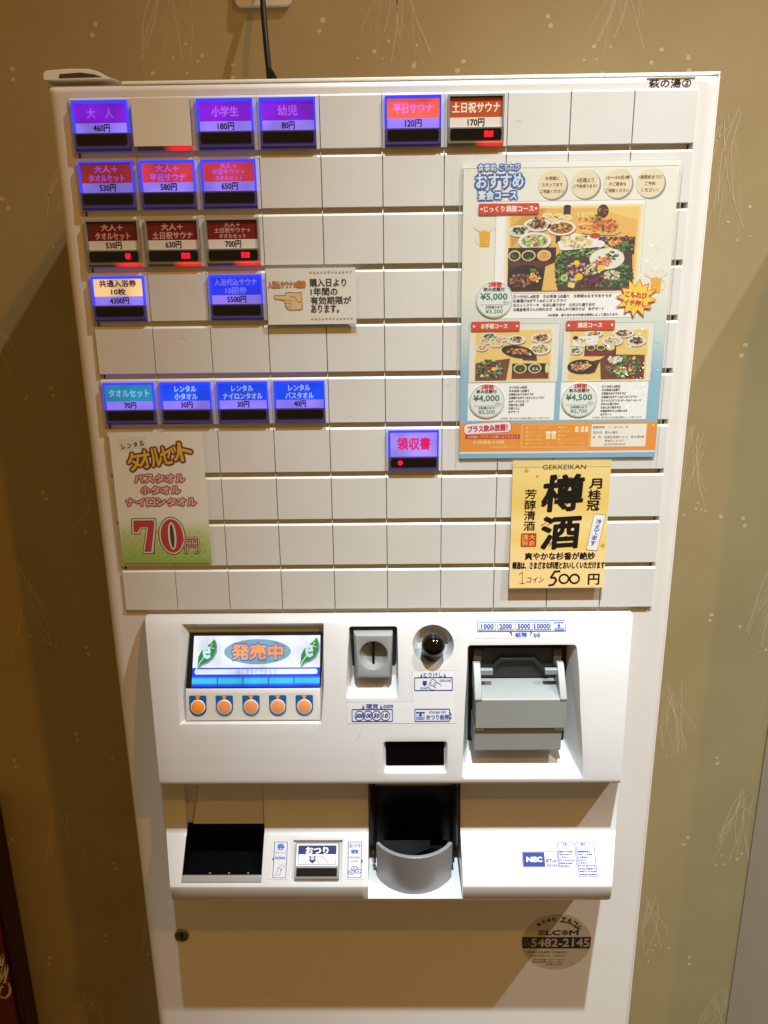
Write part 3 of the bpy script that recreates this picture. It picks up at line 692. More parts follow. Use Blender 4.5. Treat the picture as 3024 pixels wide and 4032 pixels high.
# ---- change button on the tray
m = MB(); m.prism_x([S(4.4, -2.4), S(5.2, 0.6), S(24.2, 0.9), S(24.8, 2.0), S(32.4, 2.3), S(34.2, 1.2), S(34.6, -2.4)], -83.8, -44.4, 'housing_clear')
ch = build(m, 'change_button', tm, bevel=0.4)
class SlopeArt(Art):
    """print on the sloping top of the tray: v is measured down the slope"""
    lift = 0.3
    def q(s, u, v, lay):
        d, z = S((v-593.0)*0.768+4.0, s.lift+lay*s.step); return (u*1.012, d, z)
a = SlopeArt(); a.lift = 1.05
a.rect(-81.6, 595.6, -45.4, 618.6, (236, 236, 238), 0.5, r=0.6); a.rect(-80.2, 597.2, -46.8, 606.6, (24, 38, 104), 1.5); a.box_line(-80.2, 597.2, -46.8, 617.4, 0.5, (24, 38, 104), 2.2, 0.6)
a.T('おつり', -73.4, 598.9, -54.0, 606.3, (240, 240, 244), 3, bold=0.35)
a.poly([(-70.4, 608.2), (-64.6, 608.2), (-65.2, 612.4), (-63.9, 612.4), (-67.5, 616.4), (-71.1, 612.4), (-69.8, 612.4)], (34, 42, 96), 3); a.poly([(-69.2, 608.6), (-65.8, 608.6), (-66.3, 612.6), (-68.7, 612.6)], (190, 196, 210), 4)
a.line([(-61.0, 617.4), (-62.6, 613.8), (-62.8, 610.2), (-61.0, 608.6), (-58.8, 608.8), (-56.8, 611.2), (-53.2, 617.4)], 0.5, (90, 96, 140), 3)
a.line([(-60.4, 613.8), (-58.8, 611.4), (-58.2, 610.4)], 0.4, (90, 96, 140), 3)
put(a, 'change_print', ch)
m = MB(); m.prism_x([S(25.4, 1.8), S(25.4, 2.5), S(32.0, 2.8), S(32.0, 1.8)], -81.8, -46.4, 'strip_black'); build(m, 'display_strip', ch, smooth=0)

# ---- printed stickers on the payment unit
BL = (24, 56, 140); fd = lambda x, z: face_d(z)+0.2
mat('sticker_white', (209, 209, 211), 0.3)
a = Art(0, 0, fd, 0.12)                                    # coin, cancel and change-note sticker
for (u0, v0, u1, v1) in ((-34.6, 467.6, 20.6, 485.6), (20.6, 443.0, 56.2, 485.6)): a.bands(u0, v0, u1, v1, 'sticker_white', 0, 7)
for p, q_ in (((-34.6, 467.6), (20.6, 467.6)), ((20.6, 467.6), (20.6, 443.0)), ((20.6, 443.0), (56.2, 443.0))): a.line([p, q_], 0.25, (196, 190, 184), 1)
for v0, v1 in ((443.0, 457), (457, 471), (471, 485.6)): a.line([(56.2, v0), (56.2, v1)], 0.25, (200, 194, 188), 1)
a.box_line(-30.9, 473.5, 3.6, 484.0, 0.6, BL, 3, 0.8)
for i, s in enumerate(('500', '100', '50', '10')):
    cx = -24.4+7.25*i; a.ring(cx, 478.9, 4.1, 4.2, 0.5, BL, 3.3+0.2*i, 26); a.T(s, cx-2.9 if i < 2 else cx-2.2, 477.2, cx+2.9 if i < 2 else cx+2.2, 480.4, BL, 4, shear=0.2, bold=0.16)
a.T('硬貨', -18.6, 469.4, -8.6, 473.0, (30, 70, 170), 3, bold=0.1); a.T('coin', -4.2, 469.4, 4.0, 472.6, BL, 3, bold=0.1)
a.poly([(-22.4, 473.4), (-20.4, 473.4), (-20.6, 469.8)], BL, 3); a.poly([(-4.8, 473.4), (-6.8, 473.4), (-6.6, 469.8)], BL, 3)
a.box_line(21.9, 448.2, 54.2, 459.0, 0.6, BL, 3, 0.8)
a.T('とりけし', 29.8, 444.6, 45.6, 448.0, (40, 60, 130), 3, bold=0.05); a.T('cancel', 43.2, 449.4, 52.8, 451.8, BL, 3); a.T('push', 27.4, 455.4, 33.8, 458.2, BL, 3)
a.poly([(26.6, 448.2), (28.6, 448.2), (28.6, 445.0)], BL, 3.5); a.poly([(47.0, 445.0), (48.8, 448.2), (47.0, 448.2)], BL, 3.5)
a.poly([(28.8, 451.2), (32.6, 451.2), (32.2, 453.4), (33.0, 453.4), (30.7, 455.2), (28.4, 453.4), (29.2, 453.4)], BL, 3)
a.ring(37.6, 452.6, 2.9, 2.8, 0.35, BL, 3, 20); a.ring(37.4, 455.2, 3.4, 3.2, 0.3, BL, 3.4, 20, a0=60, a1=260); a.ring(40.4, 454.4, 2.4, 2.4, 0.3, BL, 3.6, 16, a0=90, a1=330); a.line([(41.6, 452.4), (44.8, 455.0)], 0.3, BL, 3)
a.box_line(21.9, 473.5, 51.6, 484.0, 0.6, BL, 3, 0.8)
a.T('change bill', 34.0, 475.0, 48.0, 477.8, BL, 3); a.T('おつり紙幣', 31.8, 478.4, 50.8, 482.4, (30, 64, 150), 3, bold=0.08)
a.line([(23.4, 476.6), (30.2, 476.6)], 0.9, BL, 3); a.rect(24.0, 480.2, 29.6, 482.2, (120, 140, 190), 3); a.line([(24.2, 477), (23.4, 482)], 0.3, BL, 3); a.line([(29.6, 477), (30.2, 482)], 0.3, BL, 3)
a.poly([(26.0, 477.2), (27.8, 477.2), (27.8, 478.6), (28.6, 478.6), (26.9, 480.0), (25.2, 478.6), (26.0, 478.6)], BL, 4)
a.poly([(51.4, 475.4), (53.2, 479.2), (51.4, 478.2)], BL, 4); a.poly([(51.4, 480.6), (53.4, 480.4), (51.4, 482.8)], BL, 4)
so = put(a, 'payment_sticker', tm)
a = Art(0, 0, fd, 0.12)                                    # bank note sticker
a.bands(74.4, 404.9, 152.4, 418.8, 'sticker_white', 0, 8)
a.box_line(75.8, 406.0, 150.4, 414.0, 0.6, BL, 3, 0.8)
for i, s in enumerate(('1000', '2000', '5000', '10000')):
    u = 77.2+15.4*i; a.box_line(u, 407.2, u+14.4, 412.8, 0.4, BL, 3, 0.2); a.T(s, u+2.0-(i == 3)*1.2, 408.4, u+12.4+(i == 3)*1.2, 411.6, BL, 4, bold=0.22)
a.line([(140.6, 407.8), (148.6, 407.8)], 0.7, BL, 3); a.rect(141.2, 411.2, 148.4, 413.2, (110, 130, 190), 3); a.line([(141.4, 408), (140.8, 413)], 0.25, BL, 4); a.line([(148, 408), (148.6, 413)], 0.25, BL, 4)
a.poly([(144.7, 408.3), (146.4, 409.9), (145.5, 409.9), (145.5, 411.4), (143.9, 411.4), (143.9, 409.9), (143.0, 409.9)], BL, 4)
a.T('紙幣', 107.6, 414.6, 117.4, 418.0, (30, 70, 160), 3, bold=0.12); a.T('bill', 123.2, 415.0, 128.4, 418.0, BL, 3, bold=0.12)
a.poly([(102.8, 414.0), (104.6, 414.0), (105.0, 417.4)], BL, 3.5); a.poly([(120.4, 414.0), (122.0, 414.0), (120.2, 417.4)], BL, 3.5)
put(a, 'bill_sticker', tm)
a = SlopeArt()                                   # stickers either side of the change button
LB = (30, 48, 136)
a.rect(-103.6, 592.0, -88.2, 632.6, 'sticker_white', 0, r=0.8); a.box_line(-101.6, 593.2, -89.8, 631.2, 0.55, LB, 2, 0.8)
a.T('券', -98.8, 595.2, -92.6, 602.0, (34, 84, 190), 3, bold=0.25); a.T('チケット', -100.4, 603.8, -91.6, 606.2, LB, 3); a.T('ticket', -100.2, 608.4, -91.4, 611.6, (60, 84, 176), 3, bold=0.12)
a.poly([(-101.6, 609), (-102.8, 612), (-101.6, 613)], BL, 3); a.line([(-100.4, 629.0), (-98.4, 628.4), (-97.2, 620.8), (-92.0, 615.8)], 0.35, LB, 3); a.line([(-96.8, 621.4), (-95.2, 621.0), (-94.8, 623.6), (-91.2, 618.0)], 0.35, LB, 3.4); a.line([(-97.0, 629), (-95.4, 628.2), (-94.6, 623.8)], 0.35, LB, 3.7)
put(a, 'ticket_sticker', tm)
a = SlopeArt()
a.rect(-38.0, 592.0, -22.8, 632.6, 'sticker_white', 0, r=0.8); a.box_line(-36.8, 593.4, -24.8, 631.2, 0.55, LB, 2, 0.8)
a.T('おつり', -35.6, 595.8, -26.2, 599.6, LB, 3, bold=0.08); a.T('硬貨', -33.8, 601.8, -27.8, 605.8, (34, 84, 190), 3, bold=0.2); a.T('change', -35.6, 608.6, -26.4, 611.2, LB, 3); a.T('coin', -33.6, 612.6, -28.2, 614.8, LB, 3)
for cx, cy in ((-30.8, 621.2), (-33.4, 625.2), (-27.6, 624.2)): a.ring(cx, cy, 2.9, 2.4, 0.6, LB, 3, 16); a.ell(cx, cy, 0.9, 0.7, (80, 110, 190), 4, 8)
a.poly([(-24.8, 611.6), (-23.4, 613.6), (-24.8, 616.4)], BL, 3)
put(a, 'change_sticker', tm)
a = SlopeArt()                                   # maker's plate and warning labels
a.bands(113, 592.4, 180.4, 631.8, 'sticker_white', 0, 1); a.box_line(114.4, 604.2, 145.6, 620.6, 0.5, LB, 2, 0.8)
a.rect(115.2, 605.0, 133.9, 619.8, (10, 40, 128), 2.6); a.T('NEC', 118.4, 610.0, 131.6, 614.8, (226, 232, 246), 4, bold=0.4, n=6)
a.T('BT-α', 135.2, 612.0, 144.2, 615.6, (34, 52, 128), 3, bold=0.15, shear=0.2); a.T('Series', 135.4, 616.8, 144.2, 619.4, (34, 52, 128), 3, bold=0.08, shear=0.2)
for u0, u1, v1, hd, ls in ((146.0, 161.4, 621.6, '注意', ['電源プラグを抜く', '手をふれないで', 'ください。', 'Do not put your', 'hands around', 'the door.']),
                          (162.0, 178.0, 630.6, '警告', ['転倒事故を防ぐ', 'ために、上に乗る', 'よじ登るなど', 'しないで', 'ください。', 'Do not get on top', 'of the cabinet or', 'climb it, to avoid', 'turnover accident.'])):
    a.box_line(u0, 594.6, u1, v1, 0.55, (60, 78, 160), 2, 0.8); a.rect(u0+0.4, 595.0, u1-0.4, 598.4, (206, 212, 232), 1.6); a.T(hd, u0+4.4, 595.4, u0+8.2, 598.0, (70, 90, 170), 3, bold=0.1)
    a.line([(u0, 602.2), (u1, 602.2)], 0.3, (150, 160, 208), 3); a.ring((u0+u1)/2, 600.3, 1.3, 1.3, 0.3, LB, 3, 12)
    for i, t in enumerate(ls):
        v = 603.4+i*2.95; L = min((u1-u0)-2.0, len(t)*(1.55 if ord(t[0]) > 999 else 0.86)); a.T(t, u0+1.0, v, u0+1.0+L, v+1.9, (44, 60, 146), 3, bold=0.14)
put(a, 'maker_plate', tm)

# ---- name strip at the top right, lock and round sticker on the lower door
nd = lambda x, z: 0.15
a = Art(188, 6.8, lambda x, z: 0.15)
a.rect(0, 0.2, 34.4, 6.5, (232, 228, 222), 0); a.T('萩の湯②', 2.0, 0.9, 31.6, 6.3, (34, 30, 28), 3, bold=0.16); a.rect(0, 0.0, 34.2, 1.3, (120, 104, 84), 2)
ns = put(a, 'name_strip', tm)
a = MB(); a.lathe((-206.6, 0, -744), (0, 1, 0), [(7.2, 0), (7.2, 1.2), (6.4, 1.9), (5.6, 1.9), (5.4, 1.2), (0.01, 1.2)], 'brass', 32)
lk = build(a, 'lock', tm, smooth=40)
m = MB(); m.box(-207.3, -205.9, 1.25, 1.7, -747.4, -740.4, 'black'); m.box(-208.6, -204.6, 1.25, 1.5, -745, -743, 'dark_frame'); build(m, 'keyhole', lk, smooth=0)
a = Art(161.8, -753, lambda x, z: 0.1)
NV = (24, 26, 60); DK = (52, 46, 46)
a.ell(0, 0, 34.0, 34.0, 'holo_sticker', 0, 56)
a.poly([(-33.9, -6.2), (33.9, -6.2), (33.1, 7.6), (-33.1, 7.6)], NV, 1)
a.T('5482-2145', -24.4, -4.2, 32.2, 5.4, (186, 160, 120), 3, bold=0.35); a.T('代表', -32.2, -4.2, -27.6, -1.4, (120, 112, 100), 3); a.T('03', -32.4, 0.2, -25.8, 4.6, (120, 112, 100), 3)
a.T('LC', -10.6, -14.2, 3.6, -8.8, NV, 2, bold=0.4); a.T('M', 12.4, -14.2, 20.8, -8.8, NV, 2, bold=0.4)
for k in range(3): a.rect(-18, -14.3+k*2.2, -11.8, -13.0+k*2.2, (40, 60, 70), 2)
a.ell(8.0, -11.6, 3.4, 3.2, (96, 92, 88), 2, 20)
def arc_text(txt, rad, a0, a1, h, col, bold):
    for i, ch in enumerate(txt):
        t = math.radians(a0+(a1-a0)*i/(len(txt)-1)); cu, cv = rad*math.sin(t), -rad*math.cos(t); w = h*0.92
        a.T(ch, cu-w/2, cv-h/2, cu+w/2, cv+h/2, col, 2, bold=bold, rot=math.degrees(t))
arc_text('株式会社', 28.0, -40, -7, 4.2, DK, 0.15); arc_text('エルコム', 27.6, 12, 50, 5.6, (30, 28, 34), 0.4)
a.T('東京都大田区東海三丁目2番地1号', -28.2, 11.0, 11.4, 13.4, (66, 56, 48), 2); a.T('大田市場ビル　定休日', -25.6, 15.6, 8.8, 17.6, (80, 68, 56), 2)
for k, (u0, u1) in enumerate(((-21.8, 8.0), (-22.4, 8.4), (-9, 7.4))): a.T('受付時間 9:00〜18:00', u0, 20.4+k*2.9, u1, 22.4+k*2.9, (80, 66, 56), 2)
put(a, 'round_sticker', tm)

# small scuffs
a = Art(0, 0, fd, 0.1)
a.line([(-23.4, 491.6), (-24.6, 495.8), (-26.8, 499.4)], 0.28, (214, 160, 150), 0); a.line([(-14, 510), (-13.2, 513)], 0.22, (206, 170, 150), 0)
a.ell(-4.2, 459.6, 0.35, 0.35, (120, 100, 90), 0, 6)
put(a, 'scuff', tm)
r = random.Random(9)
a = Art(0, 0, lambda x, z: 2.12+0.0)
for (u, v, l) in ((-96, 18, 5), (60, 145, 7), (-30, 232, 4), (-160, 170, 6), (12, 318, 8), (-90, 382, 5), (96, 20, 4), (46, 208, 5)):
    a.line([(u, v), (u+l*0.6, v-l*0.2), (u+l, v+l*0.1)], 0.16, (168, 158, 144), 0)
put(a, 'scuff', tm)

# ================================================================== papers stuck on the machine
def paper_sheet(name, x0, x1, z1, z0, dfun, m, parent, th=0.25, n=8, ext=0):
    """a thin sheet with thickness that follows dfun"""
    b = MB(); top = []; bot = []
    for i in range(n+1):
        z = z1+(z0-z1)*i/n; top.append((dfun((x0+x1)/2, z), z)); bot.append((dfun((x0+x1)/2, z)-th, z))
    b.prism_x(top+bot[::-1], x0, x1, m); return build(b, name, parent, smooth=30)

# blank card over the second button
bk = thing('blank_card', (-157, 5, -36), 'plain off-white paper card covering the second button in the top row', 'card')
paper_sheet('paper', -179.2, -137.4, -2.0, -33.6, lambda x, z: 5.3+(-2-z)*0.035, 'paper_card', bk, 0.4)

# -- small notice card
nc = thing('notice_card', (-55, 3, -160), 'small white notice card with pointing hand and black writing', 'notice')
ncd = lambda x, z: 4.6
paper_sheet('paper', -89, -21.4, -118.8, -160.0, ncd, 'paper_white', nc, 0.3)
a = Art(-89, -119, ncd)
a.T('入浴込サウナ10回券', 1.2, 9.0, 29.6, 14.4, (140, 70, 16), 2, bold=0.35); a.T('入浴込サウナ10回券', 1.3, 9.2, 29.4, 14.2, (226, 134, 40), 4, bold=0.12)
for i, (s, u0, v0, u1, v1) in enumerate((('購入日より', 32.8, 7.6, 60.4, 13.4), ('1年間の', 33.3, 14.2, 53.6, 19.8), ('有効期限が', 33.0, 20.7, 63.9, 26.3), ('あります。', 33.2, 26.7, 54.3, 32.6))):
    a.T(s, u0, v0, u1, v1, (26, 22, 20), 2, bold=0.22, n=3)
cols = [(214, 150, 60), (140, 176, 80), (218, 150, 190), (150, 178, 214)]
for j, v in enumerate((3.1, 37.1)):
    for i in range(12): a.ell(33.8+i*2.74, v+0.15*math.sin(i), 0.85, 0.9, cols[i % 4], 2, 10)
sk, ol = (236, 198, 140), (150, 96, 44)
hand = [(5.2, 20.6), (6.0, 19.4), (13.6, 19.6), (14.2, 17.8), (17.6, 17.2), (22.6, 17.8), (26.2, 17.2), (26.6, 29.8), (23.8, 30.2), (17.4, 30.3), (15.2, 29.8), (14.0, 28.0), (13.6, 25.6), (12.6, 23.2), (5.8, 22.0)]
a.poly(hand[:4]+[(13.6, 22.6)]+[(5.8, 22.0)], sk, 2.4); a.poly([(13.4, 19.6), (14.2, 17.8), (17.6, 17.2), (26.2, 17.2), (26.6, 29.8), (17.4, 30.3), (14.0, 28.0), (12.6, 23.2)], sk, 2)
a.line(hand, 0.5, ol, 4, close=True)
for v in (22.9, 25.2, 27.7): a.line([(13.2, v), (17.6, v+0.2), (18.2, v+1.2)], 0.35, ol, 4)
a.line([(17.4, 20.0), (21.0, 20.6), (23.4, 24.4), (26.4, 24.4)], 0.4, ol, 4)
put(a, 'print', nc)
a = Art(-89, -119, lambda x, z: 4.9); a.rect(-0.6, -1.2, 70.6, 41.8, 'laminate', 0, r=1); put(a, 'laminate', nc)

# -- towel price poster
tp = thing('towel_price_poster', (-185, 3, -354), 'white and green poster with yellow katakana and red 70 yen price', 'poster')
tpd = lambda x, z: 3.3
paper_sheet('paper', -222.4, -147.4, -243.2, -353.8, tpd, 'towel_paper', tp, 0.25)
a = Art(-222.5, -243, tpd)
# wave scales at the bottom
for row in range(10):
    v = 112.5-row*3.5
    for i in range(-1, 12):
        u = 3.2+i*6.9+(3.45 if row % 2 else 0)
        if u < 3.2 or u > 72: continue
        if v > 111.5 or v < 82: continue
        c = (176, 208, 96) if row < 4 else ((198, 214, 132) if row < 6 else (214, 218, 160))
        for k, rr in enumerate((3.3, 2.2, 1.1)):
            if u-rr < 0.2 or u+rr > 74.8: continue
            a.ring(u, v, rr, rr, 0.4, c, 0.3+0.15*k+(row % 2)*0.1, 8, a0=180, a1=360)
        a.ell(u, v-0.3, 0.7, 0.5, (128, 172, 60), 1.0, 6)
a.rect(7.4, 3.6, 30, 13.4, (234, 228, 218), 0.4, rot=-6)
for i, ch in enumerate('レンタル'): a.T(ch, 9.6+i*4.9, 9.4-i*1.0, 12.4+i*4.9+(i == 3)*0.6, 13.4-i*0.9, (30, 24, 22), 3, bold=0.2, n=3)
ys = [(12.6, 15.8, 11.4, 15.6), (22.0, 13.6, 10.2, 15.8), (31.6, 12.0, 9.8, 16.0), (39.8, 10.8, 9.8, 15.6), (49.0, 10.4, 8.2, 13.2), (55.4, 7.0, 10.8, 16.6)]
for lay_, bo, col in ((2, 1.7, (122, 12, 24)), (6, 1.15, (100, 8, 18)), (10, 0.35, (232, 188, 20))):
    for (u, v, w, h), ch in zip(ys, 'タオルセット'): a.T(ch, u+0.6, v+0.8, u+w-0.6, v+h-0.6, col, lay_, bold=bo*1.15, rot=-8, n=10)
for s, u0, v0, u1, v1 in (('バスタオル', 16.6, 34.2, 58.8, 41.4), ('小タオル', 21.0, 44.0, 54.4, 51.0), ('ナイロンタオル', 7.6, 54.2, 66.8, 61.2)):
    n = len(s); w = (u1-u0)/n
    for i, ch in enumerate(s):
        for lay_, bo, col in ((2, 1.25, (48, 40, 36)), (6, 0.85, (206, 96, 104)), (9, 0.12, (240, 200, 196))):
            a.T(ch, u0+i*w+0.8, v0+0.5, u0+(i+1)*w-0.8, v1-0.5, col, lay_, bold=bo, n=8)
# the 70 in fat face figures: outline, white edge, red
def seven(g, col, lay_):
    pts = [(13.0-g, 73.4-g), (29.6+g, 73.4-g), (29.8+g, 76.6), (25.0+g*1.1, 100.6+g), (19.4-g, 100.6+g), (24.4-g, 79.2+g*0.6), (17.8, 79.2+g), (15.2+g, 83.6+g), (12.2-g, 83.2+g), (12.4-g, 76)]
    q1 = [pts[0], pts[1], pts[2], (24.4-g, 79.2+g*0.6), (17.8, 79.2+g), (15.2+g, 83.6+g), (12.2-g, 83.2+g), pts[9]]
    a.poly(q1[:5]+[q1[7]], col, lay_); a.poly([q1[4], q1[5], q1[6], q1[7]], col, lay_+0.2); a.poly([pts[2], pts[3], pts[4], pts[5]], col, lay_+0.4)
seven(2.0, (22, 48, 34), 2); seven(1.3, (236, 228, 212), 4); seven(0.1, (190, 22, 34), 6)
a.ell(43.6, 87.0, 11.4, 16.6, (22, 48, 34), 2, 40); a.ell(43.6, 87.0, 10.6, 15.8, (236, 228, 212), 4, 40); a.ell(43.6, 87.0, 9.4, 14.6, (190, 22, 34), 6, 40)
a.ell(43.8, 87.0, 3.4, 12.0, (236, 228, 212), 8, 30); a.ell(43.8, 87.0, 1.8, 10.4, (22, 48, 34), 10, 30)
for lay_, bo, col in ((11, 1.3, (22, 48, 34)), (14, 0.8, (236, 228, 212)), (17, 0.15, (190, 22, 34))): a.T('円', 54.4, 89.2, 65.0, 101.2, col, lay_, bold=bo, n=8)
put(a, 'print', tp)
a = Art(-222.5, -243, lambda x, z: 4.3); a.rect(-1.4, -2.4, 78.4, 111.4, 'laminate', 0, r=1.5); put(a, 'laminate', tp)

# -- sake poster
sp = thing('sake_poster', (142, 3, -378), 'gold paper poster with large black brush characters, 500 yen in marker', 'poster')
spd = lambda x, z: 3.2+((-269-z)/108.5)**2*3.4
paper_sheet('paper', 102.3, 181.4, -268.8, -377.6, spd, 'gold_paper', sp, 0.25, 12)
a = Art(102.5, -269, spd)
K = (22, 18, 16)
a.T('GEKKEIKAN', 23.9, 3.4, 58.8, 7.2, (70, 56, 30), 2)
for u, v, w in ((11, 8.1, 1.9), (19.8, 12.7, 1.3), (76.2, 71.8, 2.0)): a.poly([(u, v-w), (u+w, v), (u, v+w), (u-w, v)], (206, 170, 40), 2)
def brush(ch, u0, v0, u1, v1, seed):
    a.T(ch, u0+1.5, v0+1.5, u1-1.5, v1-1.5, K, 2, bold=0.95, shear=0.10, n=9, rot=-3)
    r = random.Random(seed)
    for i in range(12):
        u = r.uniform(u0, u1-8); v = r.uniform(v0+4, v1-3); l = r.uniform(3, 7); a.line([(u, v), (u+l*0.5, v-l*0.32), (u+l, v-l*0.5)], r.uniform(0.15, 0.4), K, 4+i*0.3)
brush('樽', 23.6, 10.8, 59.0, 43.2, 3); brush('酒', 24.0, 45.4, 58.0, 75.4, 5)
a.poly([(23.4, 37.6), (27.4, 33.6), (30.4, 34.2), (26.4, 38.4)], K, 4); a.poly([(33.0, 12), (35.2, 11.0), (36.4, 15.0), (33.6, 17)], K, 4)
a.VT('月桂冠', 62.4, 14.8, 72.4, 42.4, K, 2, bold=0.3, lean=-0.5)
a.VT('芳醇清酒', 10.6, 23.2, 19.8, 59.2, K, 2, bold=0.14, lean=-0.1)
a.rect(8.4, 60.8, 21.2, 72.6, (196, 52, 34), 2, r=1.2)
a.VT('大倉', 15.0, 61.6, 20.2, 71.8, (236, 190, 100), 4, bold=0.05); a.VT('謹製', 9.4, 61.6, 14.4, 71.8, (236, 190, 100), 4, bold=0.05)
tg = [(67.6, 44.9), (77.2, 45.8), (71.8, 76.4), (62.8, 75.4)]
a.poly(tg, (236, 234, 230), 2); a.line(tg, 0.3, (70, 66, 60), 3, close=True)
for i, ch in enumerate('冷えてます'): a.T(ch, 69.8-i*0.95, 49.4+i*4.6, 74.0-i*0.95, 53.4+i*4.6, (52, 92, 180), 4, bold=0.18, rot=10)
a.bands(0.2, 77.0, 78.6, 108.2, (244, 212, 146), 0.4, 12)
a.T('爽やかな杉香が絶妙', 12.3, 77.6, 70.2, 83.9, K, 2, bold=0.3); a.T('樽酒は、さまざまな料理とおいしくいただけます', 2.0, 85.6, 78.6, 91.8, K, 2, bold=0.28)
a.line([(7.9, 96.4), (10.4, 94.6), (10.6, 104.2)], 0.5, K, 3); a.line([(8.4, 104.5), (12.6, 104.3)], 0.4, K, 4); a.T('コイン', 14.5, 98.8, 28.7, 103.8, K, 2, bold=0.08, shear=0.2)
a.line([(41.6, 94.0), (37.4, 94.2), (34.4, 99.4), (37.8, 99.6), (39.0, 102.0), (36.6, 105.6), (33.0, 106.2)], 1.7, K, 3)
a.line([(37.6, 94.2), (41.4, 93.8)], 1.6, K, 5)
for cx in (45.4, 54.2): a.ring(cx, 100.6, 4.6, 4.6, 1.5, K, 3+(cx > 50)*1.5, 24)
a.T('円', 65.6, 96.6, 74.8, 105.8, K, 2, bold=0.3)
put(a, 'print', sp)

# -- restaurant menu poster
mp = thing('menu_poster', (138, 3, -268), 'large laminated restaurant menu poster with three food photographs and prices', 'poster')
mpd = lambda x, z: 3.4
paper_sheet('paper', 59.0, 215.6, -48.0, -266.6, mpd, 'menu_paper', mp, 0.3)
a = Art(59.5, -48, mpd)
WH = (250, 250, 248); BR = (150, 110, 80); GR = (30, 130, 100); DT = (60, 56, 60)
BLU = (26, 98, 184)
for s, u0, v0, u1, v1, b1 in (('食事処', 9.9, 0.6, 23.2, 5.0, 1.1), ('こもれび', 25.6, 0.6, 40.2, 4.8, 1.1), ('おすすめ', 9.0, 7.4, 43.0, 16.6, 1.9), ('宴会コース', 10.8, 18.4, 38.6, 24.6, 1.5)):
    a.T(s, u0, v0, u1, v1, BLU, 2, bold=b1, n=8); a.T(s, u0, v0, u1, v1, (226, 238, 246), 5, bold=0.12 if b1 < 1.2 else 0.3)
# cream roundels with a soft lower rim
for i, (cu, ls) in enumerate(((64.4, ('お気軽に', 'スタッフまで', 'ご相談ください')), (88.4, ('4名様より', 'ご予約承ります！')), (112.0, ('10〜50名様', 'のご宴会も', 'ご相談ください')), (135.6, ('1週間前までに', 'ご予約', 'ください！')))):
    for k in range(3): a.ell(cu+1.1-0.3*k, 15.7-0.3*k, 10.6, 10.0, [(160, 152, 158), (136, 126, 134), (176, 164, 156)][k], 1+k*0.3, 40)
    a.ell(cu, 14.8, 10.4, 9.7, (238, 224, 188), 2.4, 40)
    for j, t in enumerate(ls):
        L = min(17.0, len(t)*2.5); v = 9.4+j*4.4+(1.2 if len(ls) == 2 else 0); h = 2.5 if not (i == 1 and j == 0) else 3.2
        a.T(t, cu-L/2, v, cu+L/2, v+h, (128, 84, 46), 3.4, bold=0.08)
def frame_line(u0, v0, u1, v1, c=(196, 178, 160), lay_=1.5): a.box_line(u0, v0, u1, v1, 0.3, c, lay_, 0.1)
a.rect(23.8, 25.8, 133.4, 91.6, WH, 0.5); frame_line(23.8, 25.8, 133.4, 91.6)

def blob(cu, cv, ru, rv, n, pal, lay_, seed, sz=1.0, umin=None, umax=None, vmax=None):
    r = random.Random(seed)
    for i in range(n):
        t = r.uniform(0, 6.283); q_ = math.sqrt(r.random()); u = cu+ru*q_*math.cos(t); v = cv+rv*q_*math.sin(t); w = sz*r.uniform(0.35, 1.15); k = r.randint(4, 6); ph = r.uniform(0, 6)
        if umin is not None and (u-w*1.3 < umin or u+w*1.3 > umax or v+w*1.3 > vmax): continue
        a.poly([(u+w*r.uniform(0.6, 1.3)*math.cos(ph+6.283*j/k), v+w*0.75*r.uniform(0.6, 1.3)*math.sin(ph+6.283*j/k)) for j in range(k)], pal[r.randrange(len(pal))], lay_+(i % 14)*0.07)
OR = [(238, 172, 70), (226, 140, 50), (244, 196, 110), (196, 104, 40), (250, 214, 130)]
BRN = [(112, 66, 36), (150, 90, 50), (80, 44, 26), (186, 130, 80), (60, 34, 24)]
GRN = [(52, 92, 40), (36, 66, 34), (86, 130, 56), (24, 48, 28), (120, 156, 80)]
SAL = [(196, 210, 130), (230, 226, 180), (150, 180, 90), (214, 70, 50), (240, 236, 214), (110, 150, 70)]
PNK = [(110, 46, 54), (150, 70, 76), (196, 140, 130), (72, 28, 38), (220, 196, 184)]
TMP = [(240, 222, 170), (226, 200, 130), (246, 236, 200), (206, 176, 104)]
def dish_(cu, cv, ru, rv, pal, lay_, seed, n=26, plate=(240, 238, 230), sz=1.2, fill=None):
    a.ell(cu+0.4, cv+0.7, ru, rv, (150, 104, 50), lay_, 26); a.ell(cu, cv, ru, rv, plate, lay_+0.3, 26); a.ell(cu, cv, ru*0.82, rv*0.78, fill or (214, 208, 192), lay_+0.6, 24)
    blob(cu, cv-0.3, ru*0.68, rv*0.62, n, pal, lay_+0.9, seed, sz)
def photo(u0, v0, u1, v1, wood, lay_=2):
    """wooden table with an irregular faded border"""
    r = random.Random(int(u0*10)); n = 26; pts = []
    for (p, q_) in (((u0, v0), (u1, v0)), ((u1, v0), (u1, v1)), ((u1, v1), (u0, v1)), ((u0, v1), (u0, v0))):
        for i in range(7): t = i/7; pts.append((p[0]+(q_[0]-p[0])*t+r.uniform(-0.25, 0.25), p[1]+(q_[1]-p[1])*t+r.uniform(-0.25, 0.25)))
    cu, cv = (u0+u1)/2, (v0+v1)/2
    for k, c in enumerate(((248, 236, 206), (246, 226, 178), (243, 214, 146), wood)):
        s_ = 1+0.028*(2-k); a.poly([(cu+(u-cu)*s_, cv+(v-cv)*s_) for u, v in pts], c, lay_+k*0.25)
photo(33.6, 30.2, 130.0, 89.6, (236, 186, 96))
